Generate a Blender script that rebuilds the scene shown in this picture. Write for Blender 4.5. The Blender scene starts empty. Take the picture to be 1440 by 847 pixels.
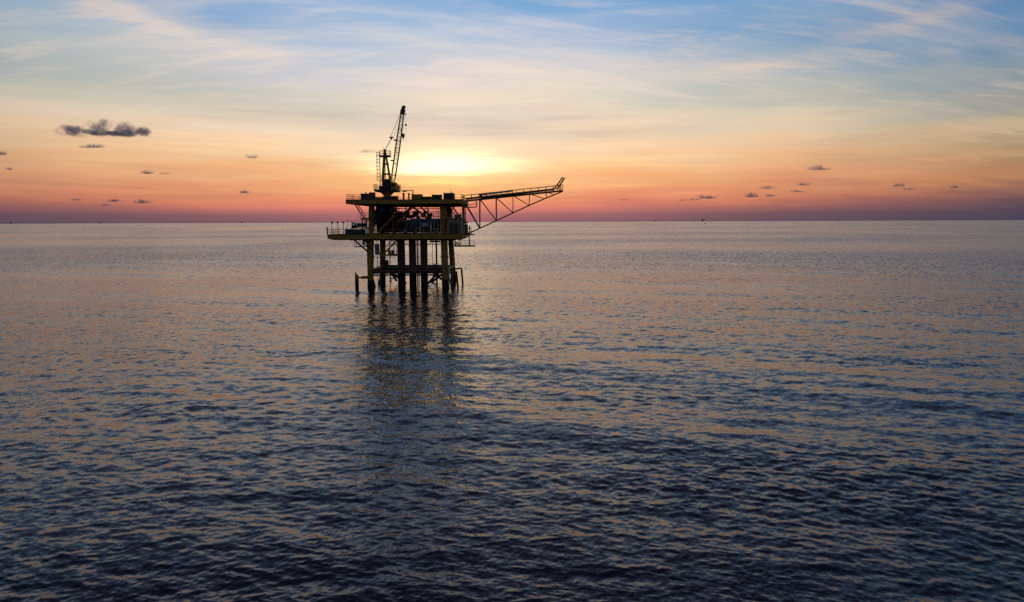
import bpy, bmesh, math, random
import numpy as np
from mathutils import Vector, Matrix

random.seed(11)
rng = np.random.default_rng(5)
R = math.radians
scene = bpy.context.scene
COL = scene.collection

# ------------------------------------------------------------------ camera
CAM_H, PITCH, ROLL, FPX = 13.6, -6.62, -0.2, 960.0      # focal length in pixels of a 1440 wide picture
cam_data = bpy.data.cameras.new('camera')
cam_data.sensor_width = 36.0
cam_data.lens = 36.0 * FPX / 1440.0
cam_data.clip_start = 0.5
cam_data.clip_end = 200000.0
cam = bpy.data.objects.new('camera', cam_data)
COL.objects.link(cam)
cam.location = (0, 0, CAM_H)
cam.rotation_euler = (Matrix.Rotation(R(90 + PITCH), 3, 'X') @ Matrix.Rotation(R(ROLL), 3, 'Z')).to_euler()
scene.camera = cam
CAM_ROT = cam.rotation_euler.to_matrix()


def at(px, py, Y):
    """the point of the plane y = Y that shows at a picture position (1440 x 847)"""
    d = CAM_ROT @ Vector(((px - 720) / FPX, -(py - 423.5) / FPX, -1))
    t = Y / d.y
    return Vector((d.x * t, Y, CAM_H + d.z * t))


def direction(px, py):
    d = (CAM_ROT @ Vector(((px - 720) / FPX, -(py - 423.5) / FPX, -1))).normalized()
    return math.degrees(math.atan2(d.x, d.y)), math.degrees(math.asin(d.z))


# ------------------------------------------------------------------ world
SUN_AZ, SUN_EL = direction(628, 234)


def s2l(c):
    return tuple(((v / 255) / 12.92 if v / 255 <= 0.04045 else ((v / 255 + 0.055) / 1.055) ** 2.4) for v in c)


class N:
    """a node socket (or number) with arithmetic"""
    tree = None

    def __init__(self, s): self.s = s

    @staticmethod
    def put(sock, v):
        if isinstance(v, N): v = v.s
        if isinstance(v, bpy.types.NodeSocket): N.tree.links.new(v, sock)
        else: sock.default_value = v

    @staticmethod
    def m(op, *a, clamp=False):
        n = N.tree.nodes.new('ShaderNodeMath'); n.operation = op; n.use_clamp = clamp
        for i, v in enumerate(a): N.put(n.inputs[i], v)
        return N(n.outputs[0])

    def __add__(s, o): return N.m('ADD', s, o)
    __radd__ = __add__
    def __sub__(s, o): return N.m('SUBTRACT', s, o)
    def __rsub__(s, o): return N.m('SUBTRACT', o, s)
    def __mul__(s, o): return N.m('MULTIPLY', s, o)
    __rmul__ = __mul__
    def __truediv__(s, o): return N.m('DIVIDE', s, o)
    def __rtruediv__(s, o): return N.m('DIVIDE', o, s)


def smooth(v, a, b, lo=0.0, hi=1.0, kind='SMOOTHSTEP'):
    n = N.tree.nodes.new('ShaderNodeMapRange'); n.interpolation_type = kind
    N.put(n.inputs['Value'], v); n.inputs['From Min'].default_value = a; n.inputs['From Max'].default_value = b
    n.inputs['To Min'].default_value = lo; n.inputs['To Max'].default_value = hi
    return N(n.outputs['Result'])


def xyz(x, y, z):
    n = N.tree.nodes.new('ShaderNodeCombineXYZ')
    for i, v in enumerate((x, y, z)): N.put(n.inputs[i], v)
    return N(n.outputs[0])


def noise(vec, scale=1.0, detail=3.0, rough=0.5, dist=0.0, out='Fac', norm=True):
    n = N.tree.nodes.new('ShaderNodeTexNoise'); n.noise_dimensions = '3D'; n.normalize = norm
    if vec is not None: N.put(n.inputs['Vector'], vec)
    n.inputs['Scale'].default_value = scale; n.inputs['Detail'].default_value = detail
    n.inputs['Roughness'].default_value = rough; n.inputs['Distortion'].default_value = dist
    return N(n.outputs[out])


def mix(f, a, b, blend='MIX'):
    n = N.tree.nodes.new('ShaderNodeMix'); n.data_type = 'RGBA'; n.blend_type = blend
    N.put(n.inputs[0], f); N.put(n.inputs[6], a); N.put(n.inputs[7], b)
    return N(n.outputs[2])


def ramp(v, stops, interp='LINEAR'):
    n = N.tree.nodes.new('ShaderNodeValToRGB'); r = n.color_ramp; r.interpolation = interp
    while len(r.elements) > 1: r.elements.remove(r.elements[-1])
    for i, (p, c) in enumerate(stops):
        e = r.elements[0] if i == 0 else r.elements.new(p)
        e.position = p; e.color = (*c, 1) if len(c) == 3 else c
    N.put(n.inputs[0], v)
    return N(n.outputs[0])


def rgb(c): return (*s2l(c), 1.0)


world = bpy.data.worlds.new('World')
scene.world = world
world.use_nodes = True
world.cycles.sampling_method = 'NONE'
N.tree = world.node_tree
N.tree.nodes.clear()


def build_sky():
    tc = N.tree.nodes.new('ShaderNodeTexCoord')
    sep = N.tree.nodes.new('ShaderNodeSeparateXYZ'); N.tree.links.new(tc.outputs['Generated'], sep.inputs[0])
    dx, dy, dz = (N(sep.outputs[i]) for i in range(3))
    dvec = N(tc.outputs['Generated'])
    ca, sa = math.cos(R(SUN_AZ)), math.sin(R(SUN_AZ))
    rx = dx * ca - dy * sa
    ry = dx * sa + dy * ca
    az = N.m('ARCTAN2', rx, ry) * (180 / math.pi)              # degrees right of the sun
    el = N.m('ARCSINE', N.m('MINIMUM', N.m('MAXIMUM', dz, -1.0), 1.0)) * (180 / math.pi)
    # soft unevenness of the layers of air: warp what the gradients read
    w1 = noise(xyz(rx * 3.0, ry * 3.0, dz * 14.0), 1.0, 2, 0.5)
    w2 = noise(xyz(rx * 6.0, ry * 6.0, dz * 55.0), 1.0, 4, 0.55)
    lowband = smooth(el, 0.3, 2.5) * smooth(el, 26, 12)
    elw = el + (w1 - 0.5) * 5.0 * lowband * smooth(el, 3, 9, 0.35, 1.0) + (w2 - 0.5) * 2.2 * lowband
    aa = N.m('ABSOLUTE', az) + (w1 - 0.5) * 14.0
    pos = N.m('SQRT', N.m('MAXIMUM', elw, 0.0) / 90.0, clamp=True)
    zen = (30, 34, 58)
    RA = [[(0, (138, 90, 102)), (0.6, (190, 112, 108)), (1.15, (238, 136, 112)), (1.75, (248, 158, 106)), (2.825, (250, 186, 114)),
           (4.2, (254, 214, 150)), (5.2, (253, 224, 182)), (6.5, (246, 222, 196)), (8, (234, 213, 196)), (9.5, (238, 220, 198)),
           (11.5, (224, 210, 206)), (13.3, (190, 202, 216)), (15.5, (162, 188, 218)), (17.5, (132, 172, 215)), (30, (84, 88, 130)), (50, (45, 52, 84)), (90, zen)],
          [(0, (122, 86, 100)), (0.6, (158, 104, 107)), (1.15, (216, 126, 112)), (1.716, (240, 145, 110)), (2.961, (246, 174, 122)), (4.5, (252, 204, 152)),
           (5.6, (250, 215, 174)), (7.5, (234, 212, 186)), (9.5, (216, 210, 195)), (12, (212, 207, 209)), (13.3, (184, 198, 215)), (15.3, (150, 178, 213)),
           (17.3, (118, 167, 210)), (30, (81, 85, 127)), (50, (45, 52, 84)), (90, zen)],
          [(0, (98, 79, 92)), (.6, (117, 86, 94)), (1.1, (160, 102, 98)), (1.75, (205, 125, 98)), (2.8, (227, 151, 110)), (4.8, (232, 182, 136)),
           (6.3, (233, 200, 164)), (8, (216, 203, 178)), (9.5, (190, 190, 178)), (11.5, (172, 184, 188)), (13.5, (150, 174, 195)), (15.5, (125, 163, 198)),
           (17, (105, 152, 200)), (30, (73, 79, 119)), (50, (43, 50, 81)), (90, zen)],
          [(0, (62, 63, 84)), (.6, (75, 68, 85)), (1.3, (94, 77, 86)), (2.4, (130, 96, 88)), (3.5, (163, 121, 95)), (5, (160, 137, 110)),
           (6.6, (178, 164, 132)), (8, (152, 152, 146)), (10, (126, 146, 160)), (12.5, (98, 137, 174)), (17, (84, 130, 180)), (30, (58, 73, 110)),
           (50, (40, 48, 78)), (90, zen)],
          [(0, (52, 54, 74)), (2.5, (80, 75, 90)), (8, (92, 94, 114)), (15, (76, 96, 130)), (30, (52, 66, 98)), (50, (40, 56, 86)), (90, zen)],
          [(0, (46, 52, 74)), (4, (72, 70, 94)), (9, (94, 86, 106)), (16, (80, 90, 118)), (30, (50, 63, 92)), (50, (38, 53, 82)), (90, zen)]]
    cols = [ramp(pos, [(math.sqrt(e / 90), s2l(c)) for e, c in st], 'LINEAR') for st in RA]
    knots = [0, 12, 27, 43, 105, 180]
    sky = cols[0]
    for i in range(1, 6):
        sky = mix(smooth(aa, knots[i - 1], knots[i], kind='LINEAR'), sky, cols[i])
    # thin level bands of vapour in the lower sky: paler and more orange, or mauve and dimmer
    bn = noise(xyz(rx * 4.0, ry * 4.0, dz * 95.0 + rx * 1.5), 1.0, 4, 0.6, 0.2)
    bn2 = noise(xyz(rx * 2.2 + 5.0, ry * 2.2, dz * 42.0 - rx * 1.2), 1.0, 3, 0.5, 0.2)
    bandz = smooth(el, 0.4, 2.0) * smooth(el, 12.0, 7.0)
    up_ = smooth(bn * 0.5 + bn2 * 0.5, 0.50, 0.68) * bandz
    dn_ = smooth(bn * 0.5 + bn2 * 0.5, 0.50, 0.33) * bandz
    sky = mix(up_ * 0.55, sky, mix(1.0, sky, (1.30, 1.22, 1.10, 1), 'MULTIPLY'))
    sky = mix(dn_ * 0.55, sky, mix(1.0, sky, (0.74, 0.72, 0.82, 1), 'MULTIPLY'))
    # --- high cirrus, streets of ice running away from the viewer
    inv = 1.0 / (N.m('MAXIMUM', dz, 0.0) + 0.26)
    qx, qy = rx * inv, ry * inv
    c1 = noise(xyz(qx * 1.15 + qy * 0.2, qy * 5.0 - qx * 0.75, 3.7), 1.5, 5, 0.6, 0.5)
    c2 = noise(xyz(qx * 2.0 - qy * 0.3, qy * 9.0 + qx * 0.9, 9.1), 2.1, 6, 0.66, 0.5)
    patch = noise(xyz(qx * 1.1, qy * 1.9, 1.3), 1.1, 2, 0.5)
    cir = smooth(c1, 0.42, 0.72) * smooth(patch, 0.34, 0.60) * 0.8 + smooth(c2, 0.45, 0.74) * smooth(patch, 0.70, 0.44) * 0.95
    cir = cir * smooth(el, 3.0, 9.0)
    bright = smooth(aa, 0, 45, 1.0, 0.62) * smooth(aa, 45, 140, 1.0, 0.62)
    tint = ramp(pos, [(math.sqrt(e / 90), s2l(c)) for e, c in
                      ((0, (225, 120, 100)), (2, (250, 165, 110)), (4.5, (255, 208, 154)), (8, (252, 231, 208)), (13, (240, 226, 218)), (18, (228, 220, 222)), (40, (190, 200, 215)))])
    tint = mix(1.0, tint, bright.s and xyz(bright, bright, bright), 'MULTIPLY')
    sky = mix(N.m('MINIMUM', cir * 0.6, 0.8), sky, tint)
    # --- streaks and veils one can point at, as directions in the sky
    wob = (c2 - 0.5)
    azw = az + wob * 3.0
    elv = el + wob * 1.1 + (w2 - 0.5) * 0.7

    def veil(px, py, half_len, half_w, tilt, amt, sharp_below=1.0):
        a0, e0 = direction(px, py); a0 -= SUN_AZ
        ct, st = math.cos(R(tilt)), math.sin(R(tilt))
        u = (azw - a0) * ct + (elv - e0) * st
        v = (elv - e0) * ct - (azw - a0) * st
        g = N.m('EXPONENT', -1.0 * (u / half_len) * (u / half_len) - (v / half_w) * (v / half_w))
        return g * amt

    brk = smooth(c1 * 0.5 + c2 * 0.5, 0.36, 0.62, 0.4, 1.2)
    pale = [veil(175, 20, 7.5, 0.75, -10, 0.75), veil(225, 33, 4.5, 0.5, -14, 0.45),
            veil(200, 168, 14, 0.42, -4, 1.0), veil(430, 193, 8, 0.5, -5, 0.95), veil(20, 158, 6, 0.7, 2, 0.45),
            veil(340, 72, 9, 0.6, 2, 0.35), veil(1035, 98, 5.5, 0.6, 3, 0.6), veil(1120, 90, 6, 0.35, -2, 0.4),
            veil(1090, 190, 6, 0.5, 9, 0.45), veil(1390, 183, 6, 0.75, 1, 0.75), veil(1360, 220, 5, 0.25, 1, 0.5),
            veil(880, 172, 5, 0.35, 3, 0.4), veil(620, 208, 4.5, 0.6, -3, 0.75), veil(740, 213, 6, 0.5, -3, 0.55),
            veil(1290, 30, 9, 0.5, 10, 0.35), veil(760, 95, 10, 1.6, 0, 0.45)]
    warm = [veil(1385, 249, 6.0, 0.75, 1, 0.6), veil(900, 247, 8, 0.5, -5, 0.55), veil(300, 232, 10, 0.5, 0, 0.4),
            veil(480, 247, 7, 0.4, 0, 0.35)]
    cool = [veil(330, 140, 16, 1.3, -4, 0.30), veil(640, 172, 14, 0.7, -2, 0.28), veil(820, 200, 8, 0.6, 4, 0.2), veil(180, 258, 14, 0.6, 0, 0.3),
            veil(880, 283, 18, 0.6, 0, 0.25), veil(40, 190, 9, 0.5, -3, 0.25)]
    sp = pale[0]
    for v in pale[1:]: sp = sp + v
    sw = warm[0]
    for v in warm[1:]: sw = sw + v
    scv = cool[0]
    for v in cool[1:]: scv = scv + v
    grey = mix(1.0, sky, (0.74, 0.78, 0.86, 1), 'MULTIPLY')
    sky = mix(N.m('MINIMUM', scv * 1.0, 0.8), sky, grey)
    tint2 = mix(1.0, tint, (1.03, 1.0, 0.97, 1), 'MULTIPLY')
    sky = mix(N.m('MINIMUM', sp * brk, 0.85), sky, tint2)
    sky = mix(N.m('MINIMUM', sw * brk, 0.8), sky, mix(1.0, rgb((255, 178, 112)), xyz(bright, bright, bright), 'MULTIPLY'))
    # --- the sun behind thin cloud: a wide warm glow and a white-gold window above a bank of cloud
    ga = az + (w2 - 0.5) * 5.0 + (c1 - 0.5) * 4.0
    ge = el + (w2 - 0.5) * 1.3 + (c2 - 0.5) * 1.4
    vv = ge - 4.35
    vw = smooth(vv, -0.35, 0.35, 0.50, 1.25)                 # cut off below by the edge of a cloud bank, fading upwards
    glow = N.m('EXPONENT', -1.0 * (ga / 7.5) * (ga / 7.5) - ((ge - 4.8) / 2.4) * ((ge - 4.8) / 2.4))
    core = N.m('EXPONENT', -1.0 * N.m('POWER', N.m('ABSOLUTE', (ga + 0.1) / 4.7), 2.2) - (vv / vw) * (vv / vw))
    thin = N.m('EXPONENT', -1.0 * ((ga + 0.5) / 3.4) * ((ga + 0.5) / 3.4) - ((ge - 3.25) / 0.22) * ((ge - 3.25) / 0.22))
    core2 = N.m('EXPONENT', -1.0 * ((ga - 0.2) / 3.2) * ((ga - 0.2) / 3.2) - ((ge - 2.05) / 0.35) * ((ge - 2.05) / 0.35))
    sky = mix(glow * 0.32, sky, rgb((255, 226, 172)))
    k = core * 1.02
    sky = mix(1.0, sky, xyz(k * 0.95, k * 0.84, k * 0.52), 'ADD')
    k2 = core2 * 0.30 + thin * 0.35
    sky = mix(1.0, sky, xyz(k2, k2 * 0.62, k2 * 0.08), 'ADD')
    # below the horizon: the dull colour of a sea that nothing shows of
    sky = mix(smooth(el, -0.4, 0.0), rgb((70, 66, 84)), sky)
    # a share of physically computed twilight, for the dome far from the picture
    nish = N.tree.nodes.new('ShaderNodeTexSky'); nish.sky_type = 'NISHITA'; nish.sun_disc = False
    nish.sun_elevation = R(SUN_EL); nish.sun_rotation = R(SUN_AZ); nish.dust_density = 3.0
    far = smooth(aa, 60, 150)
    sky = mix(far * 0.25, sky, mix(1.0, N(nish.outputs[0]), (0.06, 0.06, 0.06, 1), 'MULTIPLY'))
    bg = N.tree.nodes.new('ShaderNodeBackground'); out = N.tree.nodes.new('ShaderNodeOutputWorld')
    N.put(bg.inputs['Color'], sky); bg.inputs['Strength'].default_value = 1.0
    N.tree.links.new(bg.outputs[0], out.inputs['Surface'])


build_sky()

# ------------------------------------------------------------------ sun, exposure
sun_data = bpy.data.lights.new('sun', 'SUN')
sun_data.energy = 0.004
sun_data.angle = R(9)
sun_data.color = (1.0, 0.66, 0.34)
sun = bpy.data.objects.new('sun', sun_data)
COL.objects.link(sun)
to_sun = Vector((math.sin(R(SUN_AZ)) * math.cos(R(SUN_EL)), math.cos(R(SUN_AZ)) * math.cos(R(SUN_EL)), math.sin(R(SUN_EL))))
sun.rotation_euler = to_sun.to_track_quat('Z', 'Y').to_euler()
vs = scene.view_settings
vs.view_transform = 'Standard'; vs.look = 'None'; vs.exposure = 0.0; vs.gamma = 1.0
cy = scene.cycles
cy.max_bounces = 6; cy.diffuse_bounces = 3; cy.glossy_bounces = 3; cy.transmission_bounces = 2; cy.volume_bounces = 2
cy.use_denoising = False
cy.caustics_reflective = False; cy.caustics_refractive = False


def new_mat(name):
    m = bpy.data.materials.new(name); m.use_nodes = True
    N.tree = m.node_tree; N.tree.nodes.clear()
    out = N.tree.nodes.new('ShaderNodeOutputMaterial')
    bsdf = N.tree.nodes.new('ShaderNodeBsdfPrincipled')
    N.tree.links.new(bsdf.outputs[0], out.inputs['Surface'])
    return m, bsdf


def geo(out='Position'):
    n = N.tree.nodes.new('ShaderNodeNewGeometry'); return N(n.outputs[out])


def split(v):
    n = N.tree.nodes.new('ShaderNodeSeparateXYZ'); N.put(n.inputs[0], v); return [N(o) for o in n.outputs]


def attr(name, out='Vector'):
    n = N.tree.nodes.new('ShaderNodeAttribute'); n.attribute_name = name; return N(n.outputs[out])


def vmath(op, *a):
    n = N.tree.nodes.new('ShaderNodeVectorMath'); n.operation = op
    for i, v in enumerate(a): N.put(n.inputs[i], v)
    return N(n.outputs[0])

# ------------------------------------------------------------------ the sea
def water_material():
    m, b = new_mat('sea_water')
    pos = geo('Position'); nrm = geo('Normal')
    x, y, z = split(pos)
    lost = attr('lost_slope')                      # slope of the waves too short for the mesh at that place
    lx, ly, lz = split(lost)
    # short ripples: slopes read from noise, longer across the wind than along it
    gust = smooth(noise(xyz(x * 0.011, y * 0.006, 0.0), 1.0, 4, 0.55), 0.36, 0.64, 0.45, 1.25)
    n1 = split(noise(xyz(x * 1.9 + y * 0.5, y * 3.4 - x * 0.9, 0.0), 1.0, 2, 0.55, 0.4, out='Color'))
    n2 = split(noise(xyz(x * 6.5 + y * 2.0, y * 10.0 - x * 3.0, 4.0), 1.0, 2, 0.6, 0.3, out='Color'))
    n3 = split(noise(xyz(x * 0.95 + y * 0.2, y * 1.35 - x * 0.4, 8.0), 1.0, 3, 0.6, 0.2, out='Color'))
    U = 6.6
    # slicks and cat's paws: long level patches where the small waves lie down or stand up
    slick = smooth(noise(xyz(x * 0.0035, y * 0.0022, 2.0), 1.0, 5, 0.6, 0.4) * 0.5 + noise(xyz(x * 0.0011, y * 0.006, 5.0), 1.0, 4, 0.6, 0.3) * 0.5, 0.36, 0.62, 0.4, 1.5)
    # fronts of waves are steeper and fewer than their backs
    u3 = (n3[1] - 0.5) * U; u3 = u3 - (u3 * u3 - 1.0) * 0.3
    u1 = (n1[1] - 0.5) * U; u1 = u1 - (u1 * u1 - 1.0) * 0.3
    sx = (n3[0] - 0.5) * U * lx * slick + ((n1[0] - 0.5) * 0.34 + (n2[0] - 0.5) * 0.34) * gust
    sy = u3 * ly * slick - lz * slick + (u1 * 0.062 + (n2[1] - 0.5) * 0.40) * gust
    n = vmath('NORMALIZE', vmath('ADD', nrm, xyz(sx, sy, 0.0)))
    N.put(b.inputs['Normal'], n)
    b.inputs['Base Color'].default_value = (0.005, 0.012, 0.028, 1)
    b.inputs['Roughness'].default_value = 0.15
    b.inputs['IOR'].default_value = 1.333
    return m


def build_sea():
    # a fan of rows and columns about the foot of the viewpoint, fine near by, coarse far out, to beyond the horizon
    row_step = 1.0 / (FPX * 0.711 * 1.55)
    t = np.arange(CAM_H / 13.0, 0.5 * row_step, -row_step)
    t = t[t > 0.004]
    r = CAM_H / t
    far = np.geomspace(r[-1] * 1.03, 60000, 150)
    r = np.concatenate([r, far])
    dr = np.gradient(r)
    azs = np.radians(np.arange(-47, 47.001, 0.072))
    nr, nc = len(r), len(azs)
    da = azs[1] - azs[0]
    S, C = np.sin(azs).astype(np.float32), np.cos(azs).astype(np.float32)
    r = r.astype(np.float32); dr = dr.astype(np.float32); da = np.float32(da)
    X0 = np.outer(r, S); Y0 = np.outer(r, C)
    DX = np.zeros((nr, nc), np.float32); DY = np.zeros((nr, nc), np.float32); DZ = np.zeros((nr, nc), np.float32)
    LX = np.zeros((nr, nc), np.float32); LY = np.zeros((nr, nc), np.float32)
    # wave groups: (longest, shortest wavelength, how many, rms slope, mean heading, spread)
    groups = [(24, 9, 12, 0.018, 200, 12), (8, 2.4, 28, 0.030, 194, 26), (2.4, 0.8, 46, 0.050, 191, 36), (0.8, 0.34, 52, 0.074, 188, 44), (0.34, 0.15, 48, 0.082, 185, 58)]
    # wave groups and cat's paws: where the shorter waves stand higher or lie down
    G = np.zeros((nr, nc), np.float32)
    for _ in range(16):
        L = math.exp(rng.uniform(math.log(9), math.log(80))); h = rng.normal(0, 0.55)
        kx, ky = np.float32(2 * math.pi / L * math.sin(h) * 0.5), np.float32(2 * math.pi / L * math.cos(h))
        damp = np.clip(1.6 - dr * ky, 0, 1)[:, None]
        G += damp * np.sin(kx * X0 + ky * Y0 + np.float32(rng.uniform(0, 6.28)))
    G = np.clip(1.0 + 0.06 * G, 0.6, 1.5)
    for lo, hi, n, slope, head, spread in groups:
        lam = np.exp(rng.uniform(math.log(hi), math.log(lo), n))
        hd = np.radians(head + rng.normal(0, spread, n))
        ph = rng.uniform(0, 2 * math.pi, n)
        sj = slope / math.sqrt(n)
        for L, h, p in zip(lam, hd, ph):
            k = 2 * math.pi / L
            kx, ky = k * math.sin(h), k * math.cos(h)
            a = sj * math.sqrt(2) / k
            kx, ky, k = np.float32(kx), np.float32(ky), np.float32(k)
            kr = np.abs(kx * S + ky * C)                                  # along the row direction
            adv = dr[:, None] * kr[None, :] + (r * da)[:, None] * np.sqrt(np.maximum(k * k - kr * kr, 0))[None, :] * np.float32(0.8)
            w = np.clip((2.3 - adv) / 1.3, 0, 1)
            w = (w * w * (3 - 2 * w)).astype(np.float32)
            LX += (1 - w * w) * np.float32((sj * math.sin(h)) ** 2); LY += (1 - w * w) * np.float32((sj * math.cos(h)) ** 2)
            rows = np.nonzero(w.max(axis=1) > 0)[0]
            if len(rows) == 0: continue
            e = rows[-1] + 1
            th = kx * X0[:e] + ky * Y0[:e] + np.float32(p)
            sn, cs = np.sin(th), np.cos(th)
            ww = w[:e] * np.float32(a)
            if L < 2.8: ww = ww * G[:e]
            DZ[:e] += ww * cs
            hz = ww * (np.float32(0.55) * cs - np.float32(0.8) * sn)              # sharp crests that lean forward
            DX[:e] += hz * np.float32(math.sin(h)); DY[:e] += hz * np.float32(math.cos(h))
    V = np.stack([X0 + DX, Y0 + DY, DZ], axis=-1).reshape(-1, 3)
    idx = np.arange(nr * nc).reshape(nr, nc)
    q = np.stack([idx[:-1, :-1], idx[:-1, 1:], idx[1:, 1:], idx[1:, :-1]], axis=-1).reshape(-1, 4)[:, ::-1]
    # the rest of the circle, out of the picture, and the water under the viewpoint: plain
    nv = len(V)
    az2 = np.radians(np.linspace(47, 313, 90)); r2 = np.array([13, 40, 120, 400, 1500, 8000, 60000.0])
    V2 = np.stack([np.outer(r2, np.sin(az2)), np.outer(r2, np.cos(az2)), np.zeros((len(r2), len(az2)))], axis=-1).reshape(-1, 3)
    i2 = np.arange(len(V2)).reshape(len(r2), len(az2)) + nv
    q2 = np.stack([i2[:-1, :-1], i2[:-1, 1:], i2[1:, 1:], i2[1:, :-1]], axis=-1).reshape(-1, 4)[:, ::-1]
    nv3 = nv + len(V2)
    az3 = np.radians(np.arange(0, 360, 6)); V3 = np.stack([13.02 * np.sin(az3), 13.02 * np.cos(az3), np.full(60, -0.05)], axis=-1)
    V3 = np.concatenate([V3, [[0, 0, -0.05]]])
    tri = [[nv3 + (i + 1) % 60, nv3 + i, nv3 + 60] for i in range(60)]
    allv = np.concatenate([V, V2, V3]).astype(np.float32)
    quads = np.concatenate([q, q2])
    me = bpy.data.meshes.new('sea')
    me.vertices.add(len(allv)); me.vertices.foreach_set('co', allv.ravel())
    nq, ntri = len(quads), len(tri)
    me.loops.add(nq * 4 + ntri * 3)
    me.loops.foreach_set('vertex_index', np.concatenate([quads.ravel(), np.array(tri).ravel()]).astype(np.int32))
    me.polygons.add(nq + ntri)
    starts = np.concatenate([np.arange(nq) * 4, nq * 4 + np.arange(ntri) * 3]).astype(np.int32)
    me.polygons.foreach_set('loop_start', starts)
    me.polygons.foreach_set('use_smooth', np.ones(nq + ntri, bool))
    me.update(calc_edges=True)
    at_ = me.attributes.new('lost_slope', 'FLOAT_VECTOR', 'POINT')
    ls = np.zeros((len(allv), 3), np.float32)
    ls[:nv, 0] = (1.2 * np.sqrt(LX) * G).ravel(); ls[:nv, 1] = (1.2 * np.sqrt(LY) * G).ravel()
    rms = np.sqrt(LY); graz = (CAM_H / r)[:, None]
    ls[:nv, 2] = (1.1 * rms * np.minimum(1, rms / graz / 2.0)).ravel()     # low over the water one sees the fronts, the backs hide
    ls[nv:, 0] = 0.1; ls[nv:, 1] = 0.13
    at_.data.foreach_set('vector', ls.ravel())
    me.materials.append(water_material())
    o = bpy.data.objects.new('sea', me); COL.objects.link(o)
    o['kind'] = 'structure'; o['label'] = 'rippled dusk sea reflecting the sunset sky'
    return o


build_sea()

# ------------------------------------------------------------------ building helpers
def paint(name, col, rough=0.55, rust=0.25, rust_col=(0.10, 0.045, 0.02), metal=0.0, scale=1.6):
    """painted steel with weathering patches and streaks"""
    m, b = new_mat(name)
    x, y, z = split(geo('Position'))
    n = noise(xyz(x, y, z * 0.45), scale, 5, 0.65, 0.3)
    f = smooth(n, 0.60 - rust * 0.22, 0.74 - rust * 0.1)
    v = noise(xyz(x, y, z), 0.7, 3, 0.5)
    shade = smooth(v, 0.3, 0.7, 0.78, 1.12)
    c = mix(1.0, (*col, 1), xyz(shade, shade, shade), 'MULTIPLY')
    N.put(b.inputs['Base Color'], mix(f * min(1.0, rust * 3), c, (*rust_col, 1)))
    N.put(b.inputs['Roughness'], smooth(n, 0.3, 0.7, rough - 0.1, rough + 0.2))
    b.inputs['Metallic'].default_value = metal
    if rough > .8: b.inputs['Specular IOR Level'].default_value = 0.1
    return m


def jacket_paint(name, col, line):
    """paint down to the splash zone, black marine growth below it"""
    m, b = new_mat(name)
    x, y, z = split(geo('Position'))
    n = noise(xyz(x, y, z), 1.3, 5, 0.62)
    n2 = noise(xyz(x * 2.0, y * 2.0, z * 0.3), 1.1, 4, 0.6)
    grow = smooth(z + (n - 0.5) * 2.0, line + 0.35, line - 0.35)
    rust = smooth(n2, 0.52, 0.7) * smooth(z, line + 6.0, line, 0.35, 1.0)
    c = mix(rust * 0.8, (*col, 1), (0.085, 0.036, 0.016, 1))
    N.put(b.inputs['Base Color'], mix(grow, c, (0.010, 0.010, 0.009, 1)))
    b.inputs['Roughness'].default_value = 0.65
    return m


YEL = (0.55, 0.325, 0.05)
M = dict(
    yellow=paint('yellow_paint', YEL, rust=0.22),
    crane=paint('crane_yellow_paint', (0.74, 0.48, 0.06), rust=0.12),
    jacket=jacket_paint('jacket_yellow_paint', (0.47, 0.27, 0.05), 1.9),
    conductor=jacket_paint('conductor_brown_paint', (0.12, 0.068, 0.048), 2.9),
    bronze=paint('brown_primer', (0.12, 0.055, 0.035), rust=0.4),
    dark=paint('dark_steel', (0.045, 0.045, 0.05), rust=0.3),
    slate=paint('slate_paint', (0.085, 0.08, 0.085), rust=0.12),
    blue=paint('blue_grey_paint', (0.17, 0.26, 0.37), rust=0.1),
    white=paint('white_paint', (0.62, 0.62, 0.64), rust=0.1),
    cabin=paint('ochre_cabin_paint', (0.36, 0.27, 0.15), rust=0.15),
    grating=paint('deck_grating', (0.045, 0.04, 0.036), rough=0.88, rust=0.4),
    pale=paint('pale_blue_grey_paint', (0.5, 0.58, 0.66), rust=0.08),
    black=paint('black_rubber', (0.015, 0.015, 0.015), rust=0.0),
    green=paint('hull_paint', (0.03, 0.05, 0.06), rust=0.2),
    silver=paint('bright_cladding', (0.55, 0.57, 0.62), rough=0.35, rust=0.05, metal=0.6),
)


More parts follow.
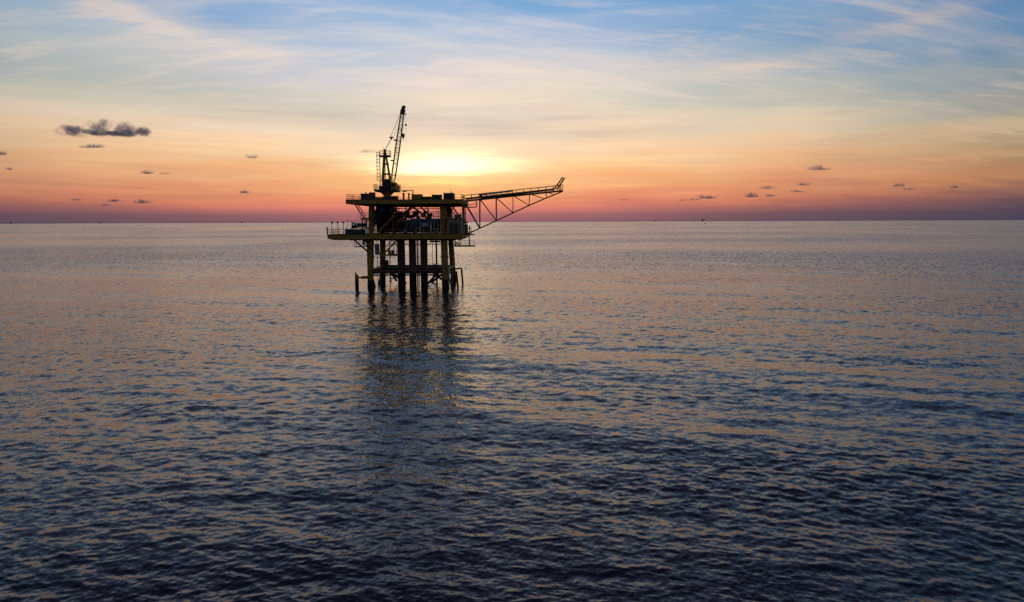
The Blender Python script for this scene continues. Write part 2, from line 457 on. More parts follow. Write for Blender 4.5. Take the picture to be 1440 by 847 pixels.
class MB:
    def __init__(self): self.v, self.f, self.smooth = [], [], []

    def add(self, vs, fs, sm=False):
        o = len(self.v); self.v += [tuple(p) for p in vs]
        self.f += [tuple(i + o for i in q) for q in fs]; self.smooth += [sm] * len(fs)
        return self

    def box(self, x0, x1, y0, y1, z0, z1, ch=0.0):
        x0, x1 = sorted((x0, x1)); y0, y1 = sorted((y0, y1)); z0, z1 = sorted((z0, z1))
        if ch <= 0:
            vs = [(x, y, z) for z in (z0, z1) for y in (y0, y1) for x in (x0, x1)]
            return self.add(vs, [(0, 2, 3, 1), (4, 5, 7, 6), (0, 1, 5, 4), (2, 6, 7, 3), (0, 4, 6, 2), (1, 3, 7, 5)])
        pr = [(x0 + ch, y0), (x1 - ch, y0), (x1, y0 + ch), (x1, y1 - ch), (x1 - ch, y1), (x0 + ch, y1), (x0, y1 - ch), (x0, y0 + ch)]
        pi = [(min(max(x, x0 + ch), x1 - ch), min(max(y, y0 + ch), y1 - ch)) for x, y in pr]
        vs = [(x, y, z0 + ch) for x, y in pr] + [(x, y, z1 - ch) for x, y in pr] + [(x, y, z0) for x, y in pi] + [(x, y, z1) for x, y in pi]
        fs = [tuple(range(23, 15, -1)), tuple(range(24, 32))]
        for i in range(8):
            j = (i + 1) % 8
            fs += [(i, j, 8 + j, 8 + i), (16 + i, 16 + j, j, i), (8 + i, 8 + j, 24 + j, 24 + i)]
        return self.add(vs, fs)

    def tube(self, p, q, r0, r1=None, n=10, caps=True):
        p, q = Vector(p), Vector(q); r1 = r0 if r1 is None else r1
        d = (q - p).normalized()
        a = d.orthogonal().normalized(); b = d.cross(a)
        vs = [c + (a * math.cos(2 * math.pi * i / n) + b * math.sin(2 * math.pi * i / n)) * r for c, r in ((p, r0), (q, r1)) for i in range(n)]
        self.add(vs, [(i, (i + 1) % n, n + (i + 1) % n, n + i) for i in range(n)], True)
        if caps: self.add(vs, [tuple(range(n - 1, -1, -1)), tuple(range(n, 2 * n))])
        return self

    def path(self, pts, r, n=8):
        for a, b in zip(pts[:-1], pts[1:]): self.tube(a, b, r, n=n)
        return self

    def bar(self, p, q, w, h, up=(0, 0, 1)):
        """square section from p to q, w across, h tall"""
        p, q = Vector(p), Vector(q); d = (q - p).normalized()
        s = d.cross(Vector(up))
        if s.length < 1e-4: s = d.cross(Vector((0, 1, 0)))
        s = s.normalized() * w / 2; u = s.cross(d).normalized() * h / 2
        vs = [c + a * s + b * u for c in (p, q) for a, b in ((-1, -1), (1, -1), (1, 1), (-1, 1))]
        return self.add(vs, [(0, 1, 2, 3), (7, 6, 5, 4), (0, 4, 5, 1), (1, 5, 6, 2), (2, 6, 7, 3), (3, 7, 4, 0)])

    def lathe(self, base, axis, prof, n=18):
        """profile of (distance along axis, radius) turned about the axis"""
        base = Vector(base); d = Vector(axis).normalized(); a = d.orthogonal().normalized(); b = d.cross(a)
        vs, fs = [], []
        for t, r in prof:
            vs += [base + d * t + (a * math.cos(2 * math.pi * i / n) + b * math.sin(2 * math.pi * i / n)) * max(r, 1e-3) for i in range(n)]
        for k in range(len(prof) - 1):
            fs += [(k * n + i, k * n + (i + 1) % n, (k + 1) * n + (i + 1) % n, (k + 1) * n + i) for i in range(n)]
        self.add(vs, fs, True)
        return self.add(vs, [tuple(range(n - 1, -1, -1)), tuple(range(len(vs) - n, len(vs)))])

    def mesh(self, name, mat, origin=(0, 0, 0)):
        me = bpy.data.meshes.new(name); o = Vector(origin)
        me.from_pydata([tuple(Vector(p) - o) for p in self.v], [], self.f)
        me.polygons.foreach_set('use_smooth', self.smooth)
        me.materials.append(M[mat] if isinstance(mat, str) else mat); me.update()
        bm = bmesh.new(); bm.from_mesh(me); bmesh.ops.recalc_face_normals(bm, faces=bm.faces); bm.to_mesh(me); bm.free()
        return me

    def build(self, name, mat, parent=None, origin=None):
        org = root_loc(parent) if parent is not None else Vector(origin or (0, 0, 0))
        o = bpy.data.objects.new(name, self.mesh(name, mat, org)); COL.objects.link(o)
        if parent is not None: o.parent = parent
        else: o.location = org
        return o


def root_loc(o):
    p = Vector((0, 0, 0))
    while o is not None: p = p + Vector(o.location); o = o.parent
    return p


def tag(o, label, cat, group=None):
    o['label'] = label; o['category'] = cat; o['kind'] = 'thing'
    if group: o['group'] = group
    return o


def thing(name, label, cat, loc, group=None):
    o = bpy.data.objects.new(name, None); o.location = loc; o.empty_display_size = 0.5; COL.objects.link(o)
    return tag(o, label, cat, group)


def share(name, me, parent, pos):
    o = bpy.data.objects.new(name, me); COL.objects.link(o); o.parent = parent
    o.location = Vector(pos) - root_loc(parent); return o


FY = 137.0                                                    # the platform's near face


def X(px, Y=FY): return at(px, 311, Y).x
def Z(py, Y=FY, px=575): return at(px, py, Y).z


# ------------------------------------------------------------------ the oil platform
plat = thing('oil_platform', 'yellow steel offshore oil platform on four legs standing in the sea', 'oil platform', (X(573, 146), 146.0, 0.0))
BY = 157.0                                                    # far edge of the decks
zt = Z(281.3); zc = Z(330.4)                                  # deck levels


def part(name, mat, mb, parent=plat): return mb.build(name, mat, parent)


POST = {}


def handrail(pts, parent=plat, mat='yellow', h=1.1, step=1.6, rad=0.035, name='handrail', mids=1):
    pts = [Vector(p) for p in pts]
    up = Vector((0, 0, 1)); mb = MB()
    for a, b in zip(pts[:-1], pts[1:]):
        mb.tube(a + up * h, b + up * h, rad, n=6)
        for k in range(mids):
            t = h * (k + 1) / (mids + 1)
            mb.tube(a + up * t, b + up * t, rad * 0.8, n=6)
        mb.bar(a + up * 0.07, b + up * 0.07, 0.02, 0.12)
    hr = mb.build(name, mat, parent)
    key = (mat, h, rad)
    if key not in POST: POST[key] = MB().tube((0, 0, 0), (0, 0, h), rad, n=6).mesh('rail_post', mat)
    for i, (a, b) in enumerate(zip(pts[:-1], pts[1:])):
        n = max(1, round((b - a).length / step))
        for k in range(n + (i == len(pts) - 2)):
            share('post', POST[key], hr, a.lerp(b, k / n))
    return hr


# --- jacket legs
LEGS = []
for (tx, bx, Y, r) in ((523.2, 519.0, 139.5, 0.58), (623.5, 625.5, 139.5, 0.68), (538.8, 535.5, 153.5, 0.62), (631.0, 636.5, 153.5, 0.58)):
    top = Vector((X(tx, Y), Y, zt - 0.75)); bot = Vector((X(bx, Y), Y + (0.5 if Y > 146 else -0.5), 0.0))
    low = bot + (bot - top) * 0.18
    mb = MB().tube(low, top, r * 1.08, r, n=18)
    for t in (0.30, 0.62): c = top.lerp(bot, t); mb.tube(c - Vector((0, 0, .18)), c + Vector((0, 0, .18)), r * 1.16, n=18)
    part('leg', 'jacket', mb); LEGS.append((top, bot, r))
# anodes and riser clamps show as stubby boxes low on the far left leg
part('riser_clamp', 'bronze', MB().box(X(540, 152.6), X(544.5, 152.6), 152.4, 153.2, Z(373, 152.6), Z(366, 152.6), .05))


def leg_at(i, z):
    t, b, r = LEGS[i]; f = (z - b.z) / (t.z - b.z); return b.lerp(t, f)


# --- well conductors and risers
for px, r, Y in ((563.2, 0.80, 141.2), (579.2, 0.75, 141.8), (595.3, 0.75, 141.2)):
    c = Vector((X(px, Y), Y, 0))
    mb = MB().tube((c.x, Y, -3.0), (c.x, Y, zc - 0.8), r, n=20)
    for z in (3.2, 8.6): mb.tube((c.x, Y, z), (c.x, Y, z + 0.3), r * 1.07, n=20)
    part('conductor', 'conductor', mb)
for px, r, Y, z0 in ((613, 0.19, 150, -2), (529.3, 0.07, 140.5, -1), (511.8 + 4, 0.16, 139.0, -1), (607.5, 0.05, 143, 2), (588.2, 0.09, 151, -1), (586, 0.16, 151.5, -1.5), (547, 0.10, 152, -1)):
    part('riser', 'bronze', MB().tube((X(px, Y), Y, z0), (X(px, Y), Y, zc - 0.3), r, n=8))

# --- horizontal framing and bracing of the jacket
zr = Z(381.5, 139.5)
for i, j in ((0, 1), (2, 3), (0, 2), (1, 3)):
    part('horizontal_brace', 'bronze', MB().tube(leg_at(i, zr), leg_at(j, zr), 0.5 if i == 0 and j == 1 else 0.4, n=14))
for z, r in ((zr - 1.0, 0.16),):
    part('horizontal_brace', 'bronze', MB().tube(leg_at(2, z), leg_at(3, z), r, n=10))
    part('horizontal_brace', 'bronze', MB().tube(leg_at(0, z) + Vector((0, 3, 0)), leg_at(1, z) + Vector((0, 3, 0)), r, n=10))
mid = lambda i, j, z: leg_at(i, z).lerp(leg_at(j, z), 0.5)
for a, b in ((leg_at(2, zr), mid(2, 3, -2.2)), (leg_at(3, zr), mid(2, 3, -2.2)), (leg_at(0, zr), mid(0, 2, -2.0)), (leg_at(2, zr), mid(0, 2, -2.0)),
             (leg_at(1, zr), mid(1, 3, -2.0)), (leg_at(3, zr), mid(1, 3, -2.0)), (Vector((X(601, 150), 150, zr)), Vector((X(620, 150), 150, 1.0))),
             (Vector((X(622, 149), 149, zr)), Vector((X(600, 149), 149, 0.2))), (Vector((X(544, 151), 151, zr)), Vector((X(556, 151), 151, 0.6)))):
    part('diagonal_brace', 'bronze', MB().tube(a, b, 0.26, n=10))
for px, Y in ((563.2, 141.2), (579.2, 141.8), (595.3, 141.2)):
    part('conductor_guide', 'bronze', MB().box(X(px, Y) - 1.0, X(px, Y) + 1.0, Y - 1.0, Y + 1.0, zr - 0.25, zr + 0.3, .1))
# small members clustered between the conductors low down
for k in range(12):
    px = random.uniform(543, 558) if k < 7 else random.uniform(600, 618); Y = random.uniform(146, 152)
    z1 = random.uniform(0.5, 3.2); z2 = z1 + random.uniform(-1.4, 1.4)
    part('tie_bar', 'bronze', MB().tube((X(px, Y), Y, z1), (X(px + random.uniform(3, 7), Y), Y, z2), 0.09, n=6))
part('lower_deck', 'grating', MB().box(X(540, 147), X(620, 147), 146.2, 151.2, zr - .05, zr + .2))
# walkway at the far side
zw = Z(380, 152.5)
part('walkway', 'grating', MB().box(X(541, 152), X(619, 152), 151.4, 153.0, zw - 0.12, zw))
handrail([(X(541, 151.4), 151.4, zw), (X(619, 151.4), 151.4, zw)], step=1.0)
handrail([(X(541, 153), 153.0, zw), (X(619, 153), 153.0, zw)], step=1.0)
part('valve_cluster', 'bronze', MB().tube((X(606, 151), 152, zw + .1), (X(606, 151), 152, zw + 1.1), .22).tube((X(609, 151), 152, zw + .1), (X(609, 151), 152, zw + 1.5), .12)
     .box(X(604, 151), X(611, 151), 151.8, 152.3, zw + 0.05, zw + .5))

# --- fenders
fy = 138.2
fx, fz0, fz1 = X(499.3, fy), -1.5, Z(385, fy)
b = MB().tube((fx, fy, fz0), (fx, fy, fz1 - .35), 0.38, n=14)
b.add([(fx + math.cos(a) * .34, fy + math.sin(a) * .34, fz1 - .35) for a in [i * math.pi / 7 for i in range(14)]] +
      [(fx + math.cos(a) * .34, fy + math.sin(a) * .34, fz1 - .05 - math.cos(a) * .38) for a in [i * math.pi / 7 for i in range(14)]],
      [(i, (i + 1) % 14, 14 + (i + 1) % 14, 14 + i) for i in range(14)] + [tuple(range(14, 28))])
part('fender_post', 'jacket', b)
fz = Z(390.3, fy)
part('fender_arm', 'jacket', MB().tube((fx, fy, fz), (X(507, fy), fy, fz), 0.15).tube((X(506.3, fy), fy, fz), (X(517, 139), 139.0, fz), 0.29, n=14))
part('fender_guard', 'jacket', MB().tube((X(515.6, 138.4), 138.4, -1.5), (X(516.4, 138.4), 138.4, Z(379, 138.4)), 0.22, n=12))
for (px0, py0, px1, py1, lx, Y) in ((640.8, 382, 643.4, 409, 631, 141.0), (648.0, 377, 650.2, 401, 636, 150.0)):
    a = Vector((X(px0, Y), Y, Z(py0, Y, px0))); c = Vector((X(px1, Y), Y, -1.0))
    part('fender_post', 'bronze', MB().tube(c, a, 0.21, n=12))
    part('fender_arm', 'bronze', MB().tube(a - Vector((0, 0, .05)), (X(lx, Y), Y, a.z - .25), 0.16, n=10))
part('drain_pipe', 'white', MB().tube((X(627.6, 138.7), 138.7, Z(365, 138.7)), (X(628.4, 138.7), 138.7, Z(374, 138.7)), .09).tube((X(629.2, 138.7), 138.7, Z(376, 138.7)), (X(631.6, 138.7), 138.7, Z(400, 138.7)), .16))


# --- decks
def deck(name, x0, x1, y0, y1, z, beam_h, joist_x0, joist_x1, mat):
    d = part(name, 'grating', MB().box(x0 + .3, x1 - .3, y0 + .3, y1 - .3, z - 0.16, z - 0.02))
    for (a0, a1, b0, b1) in ((x0, x1, y0, y0 + .3), (x0, x1, y1 - .3, y1), (x0, x0 + .3, y0 + .302, y1 - .302), (x1 - .3, x1, y0 + .302, y1 - .302)):
        mb = MB().box(a0, a1, b0, b1, z - beam_h, z)
        mb.box(a0 - .06, a1 + .06, b0 - .06, b1 + .06, z - beam_h - .05, z - beam_h + .04)      # flange
        mb.box(a0 - .06, a1 + .06, b0 - .06, b1 + .06, z - .03, z + .05)
        mb.build('edge_beam', mat, d)
    n = max(2, round((joist_x1 - joist_x0) / 2.6))
    for k in range(n + 1):
        x = joist_x0 + (joist_x1 - joist_x0) * k / n
        MB().box(x - .12, x + .12, y0 + .4, y1 - .4, z - beam_h - .22, z - .17).build('joist', 'dark', d)
    for y in (y0 + 2.5, (y0 + y1) / 2, y1 - 3):
        MB().box(joist_x0 - .15, joist_x1 + .15, y - .16, y + .16, z - beam_h - .34, z - .18).build('girder', 'dark', d)
    return d


xl, xr = X(487), X(650)
deck('top_deck', xl, xr, FY, BY, zt, zt - Z(286.4), X(507), X(648), 'yellow')
cl, cr = X(458.6), X(651)
cd = deck('cellar_deck', X(484), cr, FY + .4, BY - 1, zc, zc - Z(336.0), X(486), X(647), 'yellow')
wing = deck('side_deck', cl, X(484) - .05, FY + .6, FY + 9.0, zc, zc - Z(335.6), X(463), X(482), 'yellow')
# column heads and knee plates
for i in range(4):
    t, bb, r = LEGS[i]
    part('leg_cap', 'yellow', MB().lathe((t.x, t.y, t.z - 0.9), (0, 0, 1), [(0, r), (0.5, r * 1.05), (0.9, r * 1.5)], 18))
# chevrons and knees between the decks
YB = 144.0
def seg(px0, py0, px1, py1, Y, r, name, mat='yellow', n=10):
    return part(name, mat, MB().tube((X(px0, Y), Y, Z(py0, Y)), (X(px1, Y), Y, Z(py1, Y)), r, n=n))
for a in ((580, 291, 558, 316, YB, .2), (581, 291, 603, 309, YB, .2), (590, 289.5, 603, 302, YB + 6, .16), (578, 291, 566, 304, YB + 6, .16),
          (555, 303, 541.5, 316.5, 138.6, .17), (541.5, 316.5, 529, 329, 139.5, .15), (636, 290, 649, 309, YB + 8, .16), (604, 309, 617, 328, YB + 4, .16)):
    seg(*a, 'chevron_brace')
for px, Y, r in ((652.3, 140, .18), (651.2, 153, .2), (557.5, 147, .2), (601.5, 152.5, .12), (571, 152.5, .12)):
    part('deck_post', 'yellow', MB().tube((X(px, Y), Y, zc), (X(px, Y), Y, zt - .7), r, n=10))
# a ladder tower of light sections on the far right corner
for k in range(9):
    z = zc + .6 + k * (zt - zc - 1.2) / 9
    part('ladder_rung', 'dark', MB().tube((X(649.5, 141), 141, z), (X(655, 141), 141, z + (0.5 if k % 2 else -.2)), .07, n=6))
part('ladder_rail', 'dark', MB().tube((X(654.6, 141), 141, zc), (X(654.6, 141), 141, zt - .6), .10, n=6))

# --- handrails round the decks
handrail([(xr - .1, FY + 8, zt), (xr - .1, FY + .1, zt), (X(640), FY + .1, zt)], step=1.3)
handrail([(X(506), FY + .1, zt), (xl + .1, FY + .1, zt), (xl + .1, BY - .1, zt)], step=1.25, mids=2)
handrail([(xl + .1, BY - .1, zt), (xr - .1, BY - .1, zt)], step=1.5, mids=2)
handrail([(X(484) - .1, FY + .7, zc), (cl + .1, FY + .7, zc), (cl + .1, FY + 8.9, zc), (X(484) - .1, FY + 8.9, zc)], step=1.2)
handrail([(X(529), FY + .5, zc), (X(572), FY + .5, zc)], step=1.5)
handrail([(X(572), FY + .5, zc), (X(606), FY + .5, zc)], step=1.5)
handrail([(X(614), FY + .5, zc), (X(627), FY + .5, zc)], step=1.3)
handrail([(X(530, BY - 1.1), BY - 1.1, zc), (X(650, BY - 1.1), BY - 1.1, zc)], step=1.5, mids=2)
part('rail_gate', 'yellow', MB().path([(X(606.5), FY + .5, zc), (X(606.5), FY + .5, zc + 1.25), (X(613.5), FY + .5, zc + 1.25), (X(613.5), FY + .5, zc)], .06)
     .box(X(606.8), X(613.2), FY + .48, FY + .53, zc + .05, zc + .42))

# --- struts and hung landing under the left wing
seg(497, 337, 519.5, 357, 139.2, .17, 'wing_strut', 'yellow')
seg(513, 336.5, 521, 343, 139.2, .13, 'wing_strut', 'yellow')
seg(512, 337, 524, 352, 150, .14, 'wing_strut', 'dark')
zl = Z(346.7)
ld = part('hung_landing', 'grating', MB().box(X(496.3), X(510), FY + .5, FY + 2.5, zl - .14, zl))
for px, yy in ((496.8, .6), (509.6, .6), (496.8, 2.4), (509.6, 2.4), (504.5, .6)):
    MB().tube((X(px), FY + yy, zl), (X(px), FY + yy, zc - .8), .05, n=6).build('hanger', 'dark', ld)
part('curved_pipe', 'bronze', MB().path([(X(510), FY + 1, zl + .1), (X(514.5), FY + 1, zl + .08), (X(517), FY + 1.1, zl - .12), (X(518.8), FY + 1.4, zl - .55)], .09))
part('drop_pipe', 'bronze', MB().tube((X(512.6), FY + 1, Z(345)), (X(512.6), FY + 1, zc - .6), .05))
for px in (506.3, 508.6): part('drop_pipe', 'cabin', MB().tube((X(px), FY + 2, Z(345)), (X(px), FY + 2, zc - .6), .12))

# --- landing and stair on the left, between the decks
zi = Z(307.3, 139)
li = part('mid_landing', 'dark', MB().box(X(507, 138.5), X(520, 138.5), 138.5, 141.5, zi - .22, zi))
handrail([(X(507.4, 138.6), 138.6, zi), (X(519.6, 138.6), 138.6, zi)], step=.8, mat='bronze')
handrail([(X(507.4, 141.4), 141.4, zi), (X(507.4, 138.6), 138.6, zi)], step=.8, mat='bronze')
for px, r in ((509.8, .12), (513.2, .10), (515.6, .16)): MB().tube((X(px, 139.5), 139.5, zc), (X(px, 139.5), 139.5, zi - .1), r, n=8).build('landing_post', 'dark', li)


def stair(p, q, width, mat='yellow', steps=10, deep=.26):
    p, q = Vector(p), Vector(q); side = Vector((0, width, 0))
    s = MB().bar(p, q, .06, deep).build('staircase', mat, plat)
    MB().bar(p + side, q + side, .06, deep).build('stringer', mat, s)
    for sd in (Vector((0, 0, 0)), side):
        up = Vector((0, 0, 1.0))
        m = MB().tube(p + sd + up, q + sd + up, .04, n=6)
        for k in range(5): c = (p + sd).lerp(q + sd, k / 4); m.tube(c, c + up, .03, n=6)
        m.build('stair_rail', mat, s)
    tr = MB().box(-.16, .16, .03, width - .03, -.02, .02).mesh('tread', 'grating')
    for k in range(steps): share('tread', tr, s, p.lerp(q, (k + .5) / steps))


stair((X(512, 140), 140, zi), (X(500, 140), 140, zt - .9), .5, 'bronze', 11, .10)
stair((X(536.5, 138.2), 138.2, Z(358.3, 138.2)), (X(563, 138.2), 138.2, zc - .35), .9, 'yellow', 14)
# stair foot platform with its rail
zp = Z(358.5, 138.4)
part('stair_landing', 'yellow', MB().box(X(532.5, 138), X(557.5, 138), 138.0, 140.4, zp - .22, zp))
handrail([(X(545, 140.3), 140.3, zp), (X(557, 140.3), 140.3, zp), (X(557, 138.1), 138.1, zp)], step=.9)
part('landing_hanger', 'yellow', MB().tube((X(553.5, 138.1), 138.1, zp), (X(553.5, 138.1), 138.1, zc - .6), .07).tube((X(556.5, 140.3), 140.3, zp), (X(556.5, 140.3), 140.3, zc - .6), .07))
part('under_pipe', 'yellow', MB().path([(X(527, 138.3), 138.3, zp - .5), (X(554, 138.3), 138.3, zp - .5), (X(554.5, 138.3), 138.3, zp - .1)], .05))
part('knee_brace', 'dark', MB().tube((X(533.5, 140), 140, zp - .1), (X(535.5, 140), 140, zp - 1.8), .13))
# service pipe slung under the cellar deck
part('slung_pipe', 'bronze', MB().tube((X(544, 149), 149, Z(343.6, 149)), (X(641, 149), 149, Z(343.6, 149)), .09))
for px in (571, 604, 639): part('pipe_hanger', 'bronze', MB().tube((X(px, 149), 149, Z(343.6, 149)), (X(px, 149), 149, zc - .6), .05))
part('service_beam', 'dark', MB().box(X(604, 147), X(619, 147), 146.6, 147.2, Z(341, 147), Z(338.8, 147)).tube((X(607, 147), 147, Z(341, 147)), (X(607, 147), 147, Z(338.8, 147) + .4), .08))
part('cellar_ceiling_pipe', 'dark', MB().tube((X(526, 143), 143, zc - 1.15), (X(640, 143), 143, zc - 1.15), .16))

# --- right side landings
zs = Z(329.8, 141); za = Z(346.0, 141)
part('side_landing', 'dark', MB().box(X(649, 141), X(666.5, 141), 140.5, 143, zs - .22, zs))
ra = part('access_landing', 'dark', MB().box(X(638.5, 141), X(667, 141), 140.5, 143.2, za - .2, za))
handrail([(X(648, 140.6), 140.6, za), (X(666.8, 140.6), 140.6, za), (X(666.8, 143), 143, za)], step=1.0, mat='bronze')
for px in (639.5, 659.6): MB().tube((X(px, 141), 141, za), (X(px, 141), 141, zs + (0 if px > 650 else -.7)), .11, n=8).build('hanger', 'dark', ra)
for a in ((640, 346, 651, 332), (649, 346, 640, 341), (643, 346, 648, 341)):
    MB().tube((X(a[0], 141), 141, Z(a[1], 141)), (X(a[2], 141), 141, Z(a[3], 141)), .10, n=8).build('brace', 'dark', ra)
part('underslung_hopper', 'dark', MB().add([(X(636, 140), 139, zc - .5), (X(652.5, 140), 139, zc - .25), (X(652.5, 140), 150, zc - .25), (X(636, 140), 150, zc - .5),
      (X(639, 140), 139.5, zc - 1.15), (X(646, 140), 139.5, zc - 1.05), (X(646, 140), 149, zc - 1.05), (X(639, 140), 149, zc - 1.15)],
     [(0, 1, 2, 3), (4, 7, 6, 5), (0, 4, 5, 1), (1, 5, 6, 2), (2, 6, 7, 3), (3, 7, 4, 0)]))
handrail([(X(654, 142.8), 142.8, zs), (X(663, 142.8), 142.8, zs)], step=.9, mat='bronze')
part('lifebuoy_locker', 'cabin', MB().box(X(654, 142), X(658, 142), 141.6, 142.4, zs, Z(316, 142), .1))
part('floodlight', 'dark', MB().tube((X(656.5, 142), 142, Z(316, 142)), (X(656.5, 142), 142, Z(313.2, 142)), .05).box(X(655, 142), X(658, 142), 141.7, 142.3, Z(314.2, 142), Z(312.4, 142), .06))

# --- piping between the decks
pp = random.Random(4)
for k in range(34):                                           # the crowded left bay
    px = pp.uniform(526, 558); Y = pp.uniform(141, 153)
    r = pp.choice((.06, .08, .1, .14)); mt = pp.choice(('dark', 'yellow', 'bronze', 'slate', 'dark'))
    if k % 2: part('pipe', mt, MB().tube((X(px, Y), Y, zc), (X(px, Y), Y, zc + pp.uniform(2.5, 6.2)), r, n=8))
    else:
        z = zc + pp.uniform(.8, 6.0); part('pipe', mt, MB().tube((X(px - pp.uniform(2, 10), Y), Y, z), (X(px + pp.uniform(3, 12), Y), Y, z), r, n=8))
for k in range(18):
    px = pp.uniform(560, 618); Y = pp.uniform(143, 152); z = zc + pp.uniform(.3, 3.0); mt = pp.choice(('slate', 'bronze', 'blue', 'white'))
    part('pipe', mt, MB().tube((X(px, Y), Y, z), (X(px + (pp.uniform(4, 14) if k % 2 else 0), Y), Y, z + (0 if k % 2 else pp.uniform(.8, 1.8))), pp.choice((.06, .09, .13)), n=8))
for py, r in ((291.2, .06), (293.6, .09), (297.4, .05), (299.6, .08), (302.5, .04), (304.4, .06)):
    part('pipe', 'bronze', MB().tube((X(556, 154), 154, Z(py, 154)), (X(640, 154), 154, Z(py + .5, 154)), r, n=8))
for k in range(22):
    px = 557 + k * 3.8 + pp.uniform(-.8, .8); Y = pp.choice((150.5, 153, 155))
    part('pipe', 'bronze', MB().tube((X(px, Y), Y, Z(330, Y)), (X(px, Y), Y, Z(pp.uniform(289, 303), Y)), pp.choice((.04, .05, .08)), n=8))
for px, py, w, h in ((585, 301, 7, 8), (573, 302, 6, 10), (563, 306, 8, 16), (596, 303, 6, 6), (548, 300, 12, 22), (532, 305, 8, 20), (540, 318, 12, 9), (555, 322, 9, 8), (568, 318, 6, 12), (622, 296, 5, 14), (633, 297, 6, 8)):
    Y = pp.uniform(146, 151)
    part('valve_block', pp.choice(('dark', 'slate', 'bronze')), MB().box(X(px - w / 2, Y), X(px + w / 2, Y), Y - .6, Y + .6, Z(py + h / 2, Y), Z(py - h / 2, Y), .12))
for px, py in ((578, 305), (582, 303.5), (588, 306.5), (570, 300), (598, 299), (606, 303)):
    Y = 149
    part('valve_wheel', 'bronze', MB().lathe((X(px, Y), Y, Z(py, Y)), (0, 1, 0), [(0, .35), (.12, .42), (.24, .35)], 12).tube((X(px, Y), Y, Z(py, Y)), (X(px, Y), Y, Z(py, Y) - 1.6), .07))
part('cable_tray', 'slate', MB().box(X(524.8, 138.4), X(528.6, 138.4), 138.2, 138.4, Z(318, 138.4), Z(296, 138.4)).box(X(524.6, 138.3), X(528.8, 138.3), 138.1, 138.18, Z(305, 138.4), Z(304.4, 138.4)).box(X(524.6, 138.3), X(528.8, 138.3), 138.1, 138.18, Z(311, 138.4), Z(310.4, 138.4)))
part('soil_pipe', 'yellow', MB().tube((X(552, FY + .3), FY + .3, zt - .8), (X(552, FY + .3), FY + .3, Z(352)), .04, n=6))

# --- fire wall and closed modules at the back of the decks
for a_, b_, py in ((529, 543, 291), (543.3, 557, 300), (557.3, 572, 307), (572.3, 590, 309.5), (590.3, 606, 311), (606.3, 619, 310), (619.3, 630, 300)):
    w_ = part('wall_panel', 'dark', MB().box(X(a_, 151), X(b_, 151), 150.9, 151.1, zc + .25, Z(py, 151)))
    for k in range(5):
        xx = X(a_, 151) + (X(b_, 151) - X(a_, 151)) * (k + .5) / 5
        MB().box(xx - .05, xx + .05, 150.84, 150.898, zc + .3, Z(py, 151) - .05).build('stiffener', 'dark', w_)
# --- flare boom
BOOMY = 146.0
fb = MB()
def bp(px, py, dy=0.0): return Vector((X(px, BOOMY), BOOMY, Z(py, BOOMY, px))) + Vector((0, dy, 0))
top_a, top_b = bp(650.5, 283.4), bp(791, 268.4)
HW = 0.9
boom = MB().bar(top_a, top_b, 2 * HW - .3, .10).build('flare_boom', 'grating', plat)
for s in (-HW, HW):
    d = Vector((0, s, 0))
    MB().bar(top_a + d, top_b + d, .16, .32).build('top_chord', 'bronze', boom)
low_pts = [bp(655, 329.3), bp(661, 327.3), bp(674.7, 321.2), bp(698, 310.5), bp(721.3, 299.6), bp(744.3, 289), bp(768, 278.6), bp(791, 269.4)]
MB().path(low_pts, .13, n=10).build('bottom_chord', 'bronze', boom)
tops = [(675, 281.6), (698, 278.8), (721.5, 276.2), (744.5, 273.6), (768, 271)]
for (tx, ty), lp, r in zip(tops, low_pts[2:7], (.15, .15, .10, .09, .08)):
    for s in (-1, 1): MB().tube(bp(tx, ty) + Vector((0, s * HW * .9, 0)), lp, r * .85, n=8).build('upright', 'bronze', boom)
for (a, lp, r) in (((655, 287), low_pts[2], .18), ((676.5, 282), low_pts[3], .13), ((699.5, 279.5), low_pts[4], .11), ((723.5, 276.5), low_pts[5], .09), ((748, 274), bp(765.5, 279.7), .08), ((772, 271.5), bp(779, 273.9), .06)):
    for s in (-1, 1): MB().tube(bp(*a) + Vector((0, s * HW * .9, 0)), lp, r * .85, n=8).build('diagonal', 'bronze', boom)
for s in (-HW, HW):
    pts = [bp(x, 283.4 + (x - 650.5) * (268.4 - 283.4) / 140.5 - .6) + Vector((0, s, 0)) for x in (652, 698, 744, 789.5)]
    mb = MB(); up = Vector((0, 0, 1.1))
    for a_, b_ in zip(pts[:-1], pts[1:]): mb.tube(a_ + up, b_ + up, .045, n=6).tube(a_ + up * .5, b_ + up * .5, .03, n=6)
    mb.build('boom_rail', 'yellow', boom)
    for k in range(14):
        q_ = bp(653 + k * 10.4, 283.4 + (653 + k * 10.4 - 650.5) * (268.4 - 283.4) / 140.5 - .6) + Vector((0, s, 0))
        MB().tube(q_, q_ + up, .05, n=6).build('boom_post', 'yellow', boom)
MB().path([bp(655, 280.3, -.4), bp(779, 266.8, -.4)], .17, n=10).build('flare_pipe', 'bronze', boom)
MB().path([bp(676, 279.0, .4), bp(779, 266.9, .4)], .13, n=10).build('flare_pipe', 'bronze', boom)
MB().bar(bp(676, 274.2), bp(721.5, 268.3), 1.5, .34).build('heat_shield', 'silver', boom)
MB().bar(bp(675, 276.0), bp(678, 275.5), 1.6, .9).build('shield_support', 'dark', boom)
for px in (684, 691, 698, 705, 712, 720.5):
    MB().bar(bp(px, 279.5 - (px - 676) * .105), bp(px, 274.4 - (px - 676) * .128), 1.2, .12, up=(1, 0, 0)).build('shield_support', 'bronze', boom)
